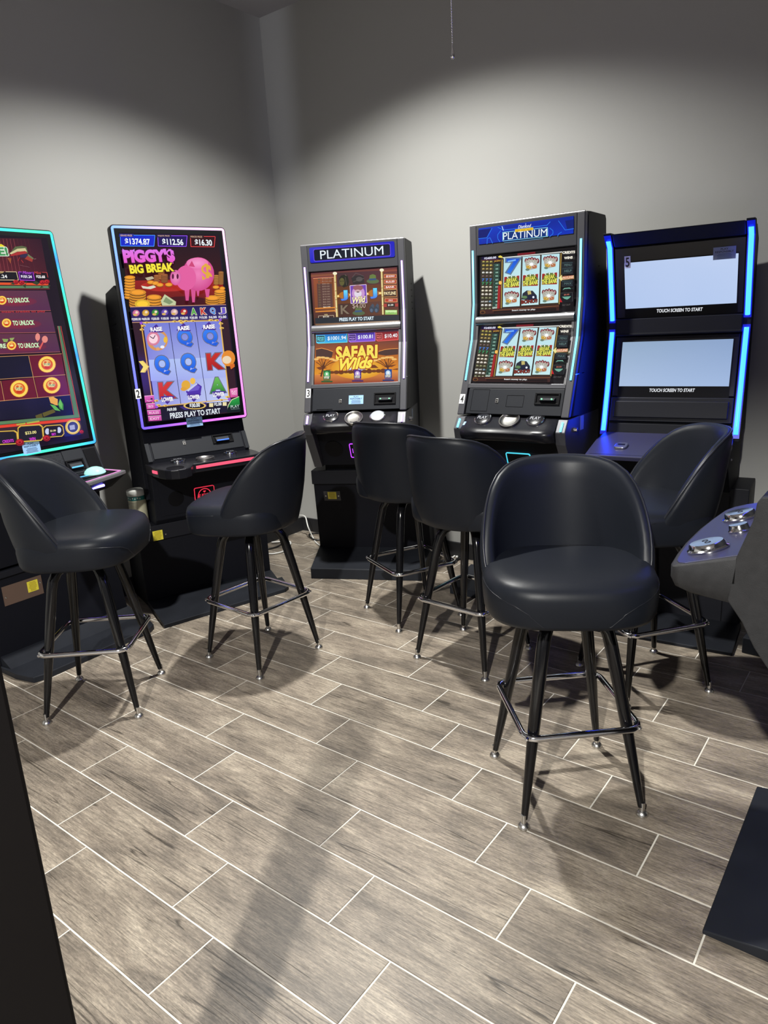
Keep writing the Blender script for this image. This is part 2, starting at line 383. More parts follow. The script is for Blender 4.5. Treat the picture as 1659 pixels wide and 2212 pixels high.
# dark post close to the camera at the left edge
jd = Vector((ray(0, 1430).x, ray(0, 1430).y)).normalized(); jn = Vector((jd.y, -jd.x))
pj = lambda a, b2: (jd.x*(0.90+a)-jn.x*b2, jd.y*(0.90+a)-jn.y*b2)
post = thing('post', 'dark brown-black upright post at the left edge, closest to the camera', 'post', (jd.x*0.9, jd.y*0.9, 0))
c0 = pj(0, 0)
loc = lambda a, b2: (pj(a, b2)[0]-c0[0], pj(a, b2)[1]-c0[1])
MB().prism_z([loc(0, 0), loc(0.075, 0), loc(0.075, 0.10), loc(0, 0.10)], 0.012, 1.49).build('shaft', M['jamb'], post, bevel=0.004)
MB().prism_z([loc(-0.004, -0.0), loc(0.08, -0.0), loc(0.08, 0.105), loc(-0.004, 0.105)], 1.49, 1.505).build('cap', M['jamb'], post, bevel=0.003)
MB().prism_z([loc(-0.004, 0.0), loc(0.08, 0.0), loc(0.08, 0.105), loc(-0.004, 0.105)], 0.0, 0.014).build('foot', M['jamb'], post, bevel=0.002)

# floor tiles: 0.203 x 0.606 m wood-look porcelain, joints measured row by row
TW, TL = 0.203, 0.203*2.98624
V0 = 6.40591566
OFF = {-9: -2.37177, -8: -4.35586, -7: -3.47880, -6: -8.44978, -5: -10.38257, -4: -9.50208, -3: -11.42745, -2: -13.40965, -1: -12.52703, 0: -11.47240, 1: -10.44909, 2: -9.57840}
G = 0.0024
def tile_mesh(x0, x1, y0, y1):
    cx, cy = (x0+x1)/2, (y0+y1)/2; hx, hy = (x1-x0)/2, (y1-y0)/2; b = 0.0011
    mb = MB().loft([[(-hx, -hy, -0.004), (hx, -hy, -0.004), (hx, hy, -0.004), (-hx, hy, -0.004)], [(-hx, -hy, -b), (hx, -hy, -b), (hx, hy, -b), (-hx, hy, -b)],
                    [(-hx+b, -hy+b, 0), (hx-b, -hy+b, 0), (hx-b, hy-b, 0), (-hx+b, hy-b, 0)]])
    return mb, (cx, cy)
full = None
for r in range(-14, 9):
    yb, yt = (V0-r-1)*TW+G, min((V0-r)*TW-G, WY-0.016)
    if yt-yb < 0.02 or yt < -0.5: continue
    o0 = OFF.get(r, OFF[((r+9) % 3)-9]+random.choice((0.0, 0.04)))*TW
    x = o0-TL*math.ceil((o0-WX)/TL)
    while x < 0.95:
        x0, x1 = max(x+G, WX+0.016), x+TL-G
        if x1-x0 > 0.03:
            whole = x1-x0 > TL-2*G-1e-4 and yt-yb > TW-2*G-1e-4
            if whole and full:
                t = bpy.data.objects.new('tile', full); C.objects.link(t); t.parent = fl
                t.location = ((x0+x1)/2, (yb+yt)/2, 0)
            else:
                mb, c2 = tile_mesh(x0, x1, yb, yt); t = mb.build('tile', M['tile'], fl); t.location = (*c2, 0)
                if whole: full = t.data
        x += TL

# ------------------------------------------------------------------ bar stools
def seat_rings(hw=0.258, yf=-0.255, yr=0.205, n=40):
    out = []
    def outline(sc2):
        pts = []
        for i in range(n):
            a = 2*math.pi*i/n; c, s2 = math.cos(a), math.sin(a)
            ex = 0.60
            x = hw*math.copysign(abs(c)**ex, c); y = (yr if s2 > 0 else -yf)*math.copysign(abs(s2)**(0.78 if s2 > 0 else 0.66), s2)
            pts.append((x*sc2, (y+0.02)*sc2-0.02))
        return pts
    for sc2, z in ((0.90, 0.668), (0.965, 0.671), (0.99, 0.684), (1.0, 0.71), (1.005, 0.74), (0.995, 0.768), (0.965, 0.786), (0.90, 0.797), (0.75, 0.803), (0.5, 0.807), (0.2, 0.809)):
        out.append([(x, y, z-0.012*max(0, y/yr)*(z > 0.75) - 0.012*(z > 0.75)*max(0, (-y-0.15)/0.12)**2) for x, y in outline(sc2)])
    return out
def shell_pt(th, f, off):
    """point of the tub back: th around (0 = rear), f = 0..1 from bottom to its own rim, off = outward"""
    a = R_(th); s2 = abs(math.sin(a)) if abs(th) < 90 else 1+ (abs(th)-90)/90
    t = abs(th)
    key = [(0, 1.076), (15, 1.076), (30, 1.072), (43, 1.060), (54, 1.036), (64, 1.000), (74, 0.948), (84, 0.884), (94, 0.806), (102, 0.738), (108, 0.690)]
    zt = key[-1][1]
    for (t0, z0), (t1, z1) in zip(key[:-1], key[1:]):
        if t0 <= t <= t1: zt = z0+(z1-z0)*(t-t0)/(t1-t0)
    zb = 0.664
    z = zb+(zt-zb)*f
    g = min(1.0, max(0.0, (z-zb)/0.20)); k = 0.90+0.10*math.sin(g*math.pi/2)
    lean = 0.045*max(0.0, (z-0.70)/0.38)**1.1
    x = 0.2445*math.sin(a); y = 0.225*math.cos(a)
    n = Vector((math.sin(a)/0.2445, math.cos(a)/0.225)).normalized()
    return Vector((x*k+n.x*off, y*k+n.y*off+lean*max(0.0, math.cos(a)+0.15), z))
TH = [-108+216*i/48 for i in range(49)]
def make_stool():
    root = thing('bar_stool', '', 'bar stool', (0, 0, 0))
    mb = MB().loft(seat_rings()); seat = mb.build('seat', M['vinyl'], root, smooth='all')
    # seam stitching on the seat front corners
    for sx in (-1, 1):
        p = [Vector((sx*x, y, z)) for x, y, z in ((0.262, -0.06, 0.768), (0.255, -0.13, 0.765), (0.225, -0.195, 0.757), (0.175, -0.244, 0.742), (0.135, -0.264, 0.718), (0.105, -0.270, 0.690), (0.085, -0.262, 0.673))]
        bv = BVHTree.FromPolygons(mb.v, [f for f in mb.f]); q = []
        for a, b in zip(p[:-1], p[1:]):
            for t in (0, 0.25, 0.5, 0.75):
                hit = bv.find_nearest(a.lerp(b, t)); q.append(hit[0])
        p = q
        MB().tube(p, 0.0013, 6).build('seam', M['piping'], seat, smooth='all')
    # tub back: outer skin, rolled rim, inner skin
    prof = [(0.0, 0.004), (0.02, 0.018), (0.10, 0.022), (0.25, 0.022), (0.45, 0.022), (0.65, 0.022), (0.82, 0.021), (0.93, 0.018), (0.985, 0.010), (1.0, 0.0),
            (0.985, -0.012), (0.93, -0.020), (0.82, -0.024), (0.65, -0.027), (0.45, -0.030), (0.25, -0.030), (0.06, -0.024), (0.0, -0.008)]
    rings = [[shell_pt(t, f, o) for f, o in prof] for t in TH]
    MB().loft(rings).build('backrest', M['vinyl'], root, smooth='all')
    MB().tube([shell_pt(t, 0.992, 0.009) for t in TH], 0.0042, 8).build('piping', M['piping'], root, smooth='all')
    rim = root
    # swivel plate
    MB().lathe([(0.02, 0.630), (0.085, 0.630), (0.088, 0.640), (0.088, 0.668), (0.02, 0.668)], 24).build('swivel_plate', M['legblack'], root, smooth=True)
    def legpath(t):   # diag radius, z
        return t
    pts = [(0.2640, 0.030), (0.2450, 0.12), (0.2070, 0.30), (0.1720, 0.46), (0.1500, 0.555), (0.1400, 0.590), (0.120, 0.620), (0.090, 0.634), (0.05, 0.636)]
    rad = [0.0105, 0.0135, 0.0185, 0.0205, 0.0205, 0.0205, 0.0205, 0.0200, 0.0195]
    for k in range(4):
        a = R_(45+90*k); d = Vector((math.cos(a), math.sin(a), 0))
        leg = MB().tube([d*r+Vector((0, 0, z)) for r, z in pts], rad, 14).build('leg', M['legblack'], root, smooth=True, angle=60)
        foot = MB().lathe([(0.0085, 0.046), (0.0088, 0.026), (0.008, 0.017), (0.013, 0.0145), (0.0185, 0.008), (0.0195, 0.002), (0.0185, 0.0), (0.004, 0.0)], 18, at=d*0.2675)
        foot.build('glide', M['steel'], leg, smooth=True)
        X = Vector((-d.y, d.x, 0)); 
        bolt = MB().lathe([(0.002, 0.008), (0.0055, 0.006), (0.0075, 0.0), (0.002, 0.0)], 12, at=d*0.2465+Vector((0, 0, 0.300)), ax=(X, Vector((0, 0, 1)), d))
        bolt.build('bolt', M['chrome'], leg, smooth=True)
    # chrome foot ring: rounded square outside the legs
    path = []
    hs, rr = 0.1800, 0.040
    for cx, cy, a0 in ((hs-rr, -hs+rr, -90), (hs-rr, hs-rr, 0), (-hs+rr, hs-rr, 90), (-hs+rr, -hs+rr, 180)):
        for i in range(7):
            a = R_(a0+15*i); path.append((cx+rr*math.cos(a), cy+rr*math.sin(a), 0.300))
    MB().tube(path, 0.0105, 12, closed=True).build('foot_ring', M['chrome'], root, smooth='all')
    return root
def copy_thing(root):
    c = root.copy(); C.objects.link(c)
    for ch in root.children:
        d = ch.copy(); C.objects.link(d); d.parent = c
        for g in ch.children:
            e = g.copy(); C.objects.link(e); e.parent = d
    return c
def place_stool(o, x, y, base, facing, label):
    """base: direction of one side of the leg square; facing: the way the seat looks (degrees, world)"""
    o.location = (x, y, 0); o.rotation_euler = (0, 0, R_(base)); o['label'] = label; o['group'] = 'black swivel bar stools'
    rel = Matrix.Rotation(R_(facing+90-base), 4, 'Z')
    for ch in o.children:
        if ch.name.split('.')[0] in ('seat', 'backrest', 'piping'):
            ch.matrix_basis = rel
first = make_stool()
STOOLS = [
    (-0.837, 1.982, 42, -60, 'black vinyl bar stool nearest the camera, facing it, whole seat in view'),
    (-2.744, 1.473, 40, 36, 'black bar stool at the left edge, violet glow on its seat'),
    (-2.460, 2.151, 87, 206, 'black bar stool with its back to the camera in front of machine numbered 2'),
    (-2.115, 2.935, 64, 96, 'farther of two overlapping black bar stools seen from behind, before machine 3'),
    (-1.582, 2.667, -4, 86, 'nearer of two overlapping black bar stools seen from behind, before machine 4'),
    (-0.850, 2.831, 51, 216, 'black bar stool turned sideways before machine 5, half behind the nearest stool'),
]
for i, s in enumerate(STOOLS):
    o = first if i == 0 else copy_thing(first)
    place_stool(o, *s)

# ------------------------------------------------------------------ shared machine pieces
def interp(prof, z):
    for (z0, y0), (z1, y1) in zip(prof[:-1], prof[1:]):
        if z1 <= z <= z0: return y0+(y1-y0)*(z-z0)/(z1-z0)
    return prof[0][1] if z > prof[0][0] else prof[-1][1]
def clip(prof, zt, zb):
    return [(zt, interp(prof, zt))]+[p for p in prof if zb < p[0] < zt]+[(zb, interp(prof, zb))]
def slat(prof, zt, zb, x0, x1, thick, proud=0.0):
    """a bent slab following the profile between two heights"""
    p = clip(prof, zt, zb)
    return MB().loft([[(x0, y-proud, z), (x1, y-proud, z), (x1, y+thick, z), (x0, y+thick, z)] for z, y in reversed(p)])
def led_line(prof, zt, zb, x, rad, proud):
    return MB().tube([(x, y-proud, z) for z, y in clip(prof, zt, zb)], rad, 10)
def lbl_lines(art, uvbox, n, col, frac=0.75, start=0.08):
    """small print: rows of short dashes inside a sticker"""
    u0, v0, u1, v1 = uvbox; rnd = random.Random(3)
    for i in range(n):
        v = v1-(v1-v0)*(i+0.5)/n; hgt = (v1-v0)/n*0.42; L0 = (u1-u0)*(0.5-frac/2*rnd.uniform(0.6, 1)); a = u0+L0; b = u1-L0
        art.uvpoly([(a, v-hgt/2), (b, v-hgt/2), (b, v+hgt/2), (a, v+hgt/2)], col); art.n -= art.STEP*0.9
M['print'] = art_material('print', 0.5, 0.0)
# printed (unlit) art: colour goes to the base colour instead of emission
def _print_fix():
    nt = M['print'].node_tree; b = nt.nodes['Principled BSDF']; at = [n for n in nt.nodes if n.bl_idname == 'ShaderNodeAttribute'][0]
    for l in list(b.inputs['Emission Color'].links): nt.links.remove(l)
    nt.links.new(at.outputs['Color'], b.inputs['Base Color'])
_print_fix()
def px_rect(F, x0, y0, x1, y1):
    a = F.uv(x0, y0); b = F.uv(x1, y0); c = F.uv(x1, y1); d = F.uv(x0, y1)
    return ((a[0]+d[0])/2, (c[1]+d[1])/2, (b[0]+c[0])/2, (a[1]+b[1])/2)
def sticker(F, box, name, material, parent, n=0.0015, props=None, n0=0.0):
    mb = MB(); F.box(mb, *box, n0, n0+n); return mb.build(name, material, parent, props=props)
def number_sticker(F, box, digit, parent, n0=0.0):
    st = sticker(F, box, 'number_sticker', M['white'], parent, n0=n0)
    u0, v0, u1, v1 = box; a = Art(F, n=n0+0.0017)
    vs, fs, x0, x1, y0, y1 = glyphs(digit, 0.02)
    w2, h2 = (u1-u0)*0.62, (v1-v0)*0.78; cu, cv = (u0+u1)/2, (v0+v1)/2
    a._emit([(cu+((x-x0)/(x1-x0)-0.5)*w2, cv+((y-y0)/(y1-y0)-0.5)*h2) for x, y in vs], fs, lin((12, 12, 14)))
    a.build('digit', M['print'], st); return st
def text_uv(a, txt, u0, u1, v, h, col, fat=0.0, shear=0.0):
    vs, fs, x0, x1, y0, y1 = glyphs(txt, fat, shear)
    a._emit([(u0+(x-x0)/(x1-x0)*(u1-u0), v+((y-y0)/(y1-y0)-0.5)*h) for x, y in vs], fs, lin(col))
def play_sticker(F, box, parent, material='bluelabel', n0=0.0, ink=(20, 40, 70)):
    st = sticker(F, box, 'warning_sticker', M[material], parent, n0=n0)
    u0, v0, u1, v1 = box; W, H = u1-u0, v1-v0; a = Art(F, n=n0+0.0017)
    text_uv(a, 'PLAY', u0+W*0.33, u0+W*0.67, v0+H*0.83, H*0.15, ink, 0.02)
    text_uv(a, 'RESPONSIBLY', u0+W*0.09, u0+W*0.91, v0+H*0.62, H*0.16, ink, 0.02)
    lbl_lines(a, (u0, v0+H*0.05, u1, v0+H*0.48), 4, (60, 85, 120), 0.8)
    a.build('sticker_print', M['print'], st); return st
def yellow_sticker(F, box, parent, n0=0.0):
    st = sticker(F, box, 'yellow_sticker', M['yellow'], parent, n0=n0)
    u0, v0, u1, v1 = box; a = Art(F, n=n0+0.0017)
    lbl_lines(a, (u0, v0+(v1-v0)*0.06, u1, v0+(v1-v0)*0.94), 7, (150, 130, 20), 0.85)
    a.build('sticker_print', M['print'], st); return st
def disc_on(F, u, v, prof, n=24, n0=0.0, sx=1, sy=1):
    return MB().lathe(prof, n, at=F.pt(u, v, n0), ax=F.axes(), sx=sx, sy=sy)
def screw(F, u, v, parent, r=0.006, n0=0.0):
    return disc_on(F, u, v, [(0.001, 0.003), (r*0.7, 0.0025), (r, 0.0), (0.001, 0.0)], 12, n0).build('screw', M['steel'], parent, smooth=True)
def play_button(F, u, v, parent, r=0.046, lit=None, text='PLAY'):
    b = disc_on(F, u, v, [(0.004, 0.0), (r, 0.0), (r*1.02, 0.006), (r*0.97, 0.012), (r*0.86, 0.014), (r*0.84, 0.009), (0.004, 0.009)], 28).build('play_button', M['chrome'], parent, smooth=True)
    cap = disc_on(F, u, v, [(0.002, 0.006), (r*0.82, 0.006), (r*0.80, 0.013), (r*0.6, 0.0155), (0.002, 0.0165)], 28).build('button_cap', lit or M['deck'], b, smooth=True)
    if text:
        a = Art(F, n=0.0172); text_uv(a, text, u-r*0.55, u+r*0.55, v, r*0.42, (150, 152, 158), 0.01); a.build('lettering', M['print'], cap)
    return b
def dish(F, u, v, parent, rx=0.052, ry=0.052):
    return disc_on(F, u, v, [(0.003, 0.0008), (0.030, 0.0008), (0.039, 0.003), (0.045, 0.008), (0.048, 0.0125), (0.051, 0.0135), (0.0535, 0.012), (0.054, 0.0), (0.003, 0.0)], 32, 0, rx/0.052, ry/0.052).build('coin_dish', M['dish'], parent, smooth=True)
def usb_port(F, u, v, parent, n0=0.0, wd=0.016, hg=0.022):
    mb = MB(); F.slab(mb, rrect(u-wd/2, v-hg/2, u+wd/2, v+hg/2, 0.003), n0, n0+0.003); p = mb.build('usb_port', M['steel'], parent, bevel=0.0006)
    for k in (-0.24, 0.24):
        mb = MB(); F.box(mb, u-wd*0.3, v+k*hg-hg*0.12, u+wd*0.3, v+k*hg+hg*0.12, n0+0.0025, n0+0.0034); mb.build('usb_socket', M['void'], p)
    return p
def bill_acceptor(F, box, parent, slot, leds=None, n0=0.0, slotpart=(0.2, 0.25, 0.85, 0.62)):
    u0, v0, u1, v1 = box; W, H = u1-u0, v1-v0
    mb = MB(); F.ring(mb, [(u0, v0), (u1, v0), (u1, v1), (u0, v1)], [(u0+.008, v0+.008), (u1-.008, v0+.008), (u1-.008, v1-.008), (u0+.008, v1-.008)], n0, n0+0.006)
    ac = mb.build('bill_acceptor', M['void'], parent, bevel=0.001)
    mb = MB(); F.box(mb, u0+.006, v0+.006, u1-.006, v1-.006, n0, n0+0.0012); mb.build('acceptor_backplate', M['void'], ac)
    a, b, c, d = slotpart
    mb = MB()
    mb.hexa([F.pt(u0+W*a, v0+H*b, n0), F.pt(u0+W*c, v0+H*b, n0), F.pt(u0+W*c, v0+H*d, n0), F.pt(u0+W*a, v0+H*d, n0),
             F.pt(u0+W*(a+.03), v0+H*(b+.06), n0+.018), F.pt(u0+W*(c-.03), v0+H*(b+.06), n0+.018), F.pt(u0+W*(c-.03), v0+H*(d-.1), n0+.010), F.pt(u0+W*(a+.03), v0+H*(d-.1), n0+.010)])
    mb.build('bill_mouth', M['panel'], ac, bevel=0.001)
    if slot:
        mb = MB(); F.box(mb, u0+W*(a+.06), v0+H*(b+.10), u0+W*(c-.06), v0+H*(b+.22), n0+0.012, n0+0.0195); mb.build('slot_light', slot, ac)
    if leds:
        for k in (0.32, 0.72):
            disc_on(F, u0+W*k, v0+H*(b+.16), [(0.001, 0.021), (0.0035, 0.0205), (0.0045, 0.016), (0.001, 0.016)], 10, n0).build('indicator', leds, ac)
    return ac

# ------------------------------------------------------------------ two-screen machines of one pattern (3, 4 and the one cut by the right edge)
PROF = [(1.982, 0.045), (1.60, 0.045), (1.42, 0.016), (1.22, -0.062), (1.055, -0.130)]
def two_screen_machine(loc, yaw, label, led, plat, stand, logo_mat, logo_txt, logo_x, panel_style, art_up=None, art_low=None, art_sign=None, digit=None, gap_platform=True, sunk=0.0):
    rz = R_(yaw); root = thing('slot_machine', label, 'slot machine', loc, rz, None)
    L3 = Vector(loc); P = interp
    # platform ramp
    (pf0, pf1, zf), (pb0, pb1, zb2) = plat
    MB().hexa([(pf0[0], pf0[1], 0), (pf1[0], pf1[1], 0), (pb1[0], pb1[1], 0), (pb0[0], pb0[1], 0), (pf0[0], pf0[1], zf), (pf1[0], pf1[1], zf), (pb1[0], pb1[1], zb2), (pb0[0], pb0[1], zb2)]).build('platform', M['plat'], root, bevel=0.004)
    (sx0, sx1, syt, syb, zsb) = stand
    yr = 0.36
    MB().hexa([(sx0, syb, 0.0), (sx1, syb, 0.0), (sx1, yr, 0.0), (sx0, yr, 0.0), (sx0+0.02, syt, 0.655), (sx1-0.02, syt, 0.655), (sx1-0.02, yr, 0.655), (sx0+0.02, yr, 0.655)]).build('stand', M['cabdark'], root, bevel=0.004)
    MB().box(sx0+0.015, sx1-0.015, syt-0.012, yr, 0.575, 0.662).build('stand_top', M['cab'], root, bevel=0.004)
    MB().box(-0.27, 0.27, syt+0.02, yr, 0.66, 0.71).build('neck', M['cabdark'], root)
    # cabinet body
    MB().loft([[(-0.288, y+0.026, z), (0.288, y+0.026, z), (0.298, y+0.055, z), (0.298, yr2, z), (-0.298, yr2, z), (-0.298, y+0.055, z)] for z, y, yr2 in
               ((0.70, 0.06, 0.37), (1.045, -0.02, 0.40), (1.05, -0.12, 0.40), (1.22, -0.062, 0.40), (1.42, 0.016, 0.395), (1.60, 0.045, 0.38), (1.965, 0.045, 0.345), (1.984, 0.075, 0.33))]).build('cabinet', M['cab'], root, bevel=0.003)
    for k in range(5):
        MB().box(-0.3, -0.2965, 0.25, 0.285, 1.74-0.035*k, 1.747-0.035*k).build('vent', M['void'], root)
        MB().box(0.2965, 0.3, 0.25, 0.285, 1.74-0.035*k, 1.747-0.035*k).build('vent', M['void'], root)
    # face frame
    for sx in (-1, 1):
        a, b = (-0.300, -0.262) if sx < 0 else (0.262, 0.300)
        slat(PROF, 1.978, 1.05, a, b, 0.035).build('face_stile', M['stile'], root, bevel=0.006, seg=3)
        led_line(PROF, 1.860, 1.222, sx*0.2825, 0.0048, 0.002).build('light_strip', led, root, smooth='all')
    slat(PROF, 1.978, 1.832, -0.262, 0.262, 0.030).build('header', M['face'], root, bevel=0.004)
    MB().tube([(-0.297, 0.052, 1.976), (0.297, 0.052, 1.976)], 0.0075, 12).build('top_edge', M['bar'], root, smooth=True)
    slat(PROF, 1.832, 1.54, -0.262, -0.254, 0.03).build('bezel', M['void'], root); slat(PROF, 1.832, 1.54, 0.254, 0.262, 0.03).build('bezel', M['void'], root)
    slat(PROF, 1.49, 1.2, -0.262, -0.250, 0.03).build('bezel', M['bar'], root); slat(PROF, 1.49, 1.2, 0.250, 0.262, 0.03).build('bezel', M['bar'], root)
    yb = P(PROF, 1.512)
    MB().tube([(-0.262, yb+0.012, 1.512), (0.262, yb+0.012, 1.512)], 0.024, 20).build('middle_bar', M['bar'], root, smooth=True)
    slat(PROF, 1.204, 1.183, -0.262, 0.262, 0.03).build('sill', M['stile'], root, bevel=0.002)
    slat(PROF, 1.181, 1.058, -0.252, 0.262, 0.03).build('lower_panel', M['panel'], root, bevel=0.003)
    FU = Face(loc, rz, (0, P(PROF, 1.538)+0.013, 1.538), (0, P(PROF, 1.828)+0.013, 1.828))
    FL = Face(loc, rz, (0, P(PROF, 1.202)+0.014, 1.202), (0, P(PROF, 1.487)+0.014, 1.487))
    FS = Face(loc, rz, (0, P(PROF, 1.836), 1.836), (0, P(PROF, 1.976), 1.976))
    FP = Face(loc, rz, (0, P(PROF, 1.058), 1.058), (0, P(PROF, 1.181), 1.181))
    FT = Face(loc, rz, (0, P(PROF, 1.06), 1.06), (0, P(PROF, 1.20), 1.20))
    for F, nm in ((FU, 'upper_screen'), (FL, 'lower_screen')):
        mb = MB(); F.box(mb, -0.254, 0, 0.254, F.H, -0.012, 0.0); o = mb.build(nm, M['void'], root)
        art = art_up if F is FU else art_low
        if art: a = Art(F, n=0.0006); art(a, F); a.build('screen_picture', M['screen'], o)
    if art_sign: art_sign(FS, root)
    # lower control panel
    panel_style(FP, FT, root)
    # cheeks, lower body, deck
    for sx in (-1, 1):
        a, b = (-0.300, -0.250) if sx < 0 else (0.250, 0.300)
        MB().prism_x([(-0.130, 1.042), (-0.172, 0.985), (-0.160, 0.925), (-0.012, 0.705), (0.30, 0.705), (0.30, 1.042)], a, b).build('cheek', M['stile'], root, bevel=0.004)
        MB().tube([(sx*0.277, -0.142, 1.031), (sx*0.277, -0.171, 0.992)], 0.0055, 10).build('light_strip', led, root, smooth='all')
    MB().prism_x([(-0.075, 0.935), (0.018, 0.712), (0.28, 0.712), (0.28, 0.935)], -0.249, 0.249).build('lower_body', M['cabdark'], root)
    FB = Face(loc, rz, (0, 0.018, 0.712), (0, -0.075, 0.935))
    mb = MB(); FB.slab(mb, [(0.145*0+(-0.165)+0.055*math.cos(2*math.pi*i/28), 0.115+0.055*math.sin(2*math.pi*i/28)) for i in range(28)], 0, 0.003); sp = mb.build('speaker_grille', M['void'], root)
    pv = 0.055, 0.150
    mb = MB(); FB.slab(mb, rrect(-0.066, pv[0], 0.066, pv[1], 0.008), 0.0, 0.004); lp = mb.build('logo_plate', M['void'], root)
    mb = MB(); FB.ring(mb, rrect(-0.068, pv[0]-.002, 0.068, pv[1]+.002, 0.010), rrect(-0.0635, pv[0]+.0025, 0.0635, pv[1]-.0025, 0.0065), 0.002, 0.007); mb.build('logo_border', logo_mat, lp)
    gs = glyphs(logo_txt, 0.01); mb = MB()
    mb.add([FB.pt(logo_x[0]+(logo_x[1]-logo_x[0])*(x-gs[2])/(gs[3]-gs[2]), 0.102+((y-gs[4])/(gs[5]-gs[4])-0.5)*0.032, 0.0062) for x, y in gs[0]], gs[1]); mb.build('logo_lettering', logo_mat, lp)
    st = [-0.249, -0.235, -0.20, -0.14, -0.07, 0, 0.07, 0.14, 0.20, 0.235, 0.249]
    def front(x): return -0.226+0.016*math.cos(x/0.2*math.pi/2)**2*(abs(x) < 0.2) + (0.028*((abs(x)-0.2)/0.049)**2 if abs(x) > 0.2 else 0)
    rings = []
    for x in st:
        f = front(x)
        rings.append([(x, -0.118, 1.046), (x, f+0.03, 1.003), (x, f+0.010, 0.992), (x, f, 0.978), (x, f+0.004, 0.955), (x, f+0.016, 0.937), (x, f+0.05, 0.930), (x, -0.07, 0.932)])
    MB().loft(rings).build('deck', M['deck'], root, smooth=True, angle=45)
    FD = Face(loc, rz, (0, -0.196+0.016, 1.003+0.0003), (0, -0.118, 1.0465))
    return root, dict(FU=FU, FL=FL, FP=FP, FB=FB, FD=FD, FT=FT)

def lock(root, x, y, z, sx=1):
    X = Vector((0, 1, 0)); Y = Vector((0, 0, 1)); Z = Vector((sx, 0, 0))
    MB().lathe([(0.002, 0.016), (0.010, 0.016), (0.011, 0.012), (0.013, 0.0), (0.002, 0.0)], 14, at=(x, y, z), ax=(X, Y, Z)).build('side_lock', M['chrome'], root, smooth=True)

# ------------------------------------------------------------------ machine 3
def sign3(F, root):
    u0, v0, u1, v1 = px_rect(F, 669.5, 529, 852.5, 560)
    u0, u1, v0, v1 = -0.246, 0.246, 0.045, 0.128
    mb = MB(); F.slab(mb, rrect(u0, v0, u1, v1, 0.008), -0.004, 0.002); pl = mb.build('sign', M['void'], root)
    a = Art(F, n=0.0024)
    a.uvpoly(rrect(u0, v0, u1, v1, 0.010), [(20, 25, 190)]*6+[(25, 25, 190)]*6+[(60, 60, 200)]*6+[(30, 30, 200)]*6)
    a.uvpoly(rrect(u0+0.022, v0+0.006, u1-0.022, v1-0.009, 0.010), (95, 70, 225))
    a.uvpoly(rrect(u0+0.026, v0+0.010, u1-0.026, v1-0.013, 0.009), (14, 20, 36))
    text_uv(a, 'PLATINUM', u0+0.062, u1-0.064, (v0+v1)/2-0.002, 0.046, (235, 245, 255), 0.012)
    a.build('sign_picture', M['screen'], pl)
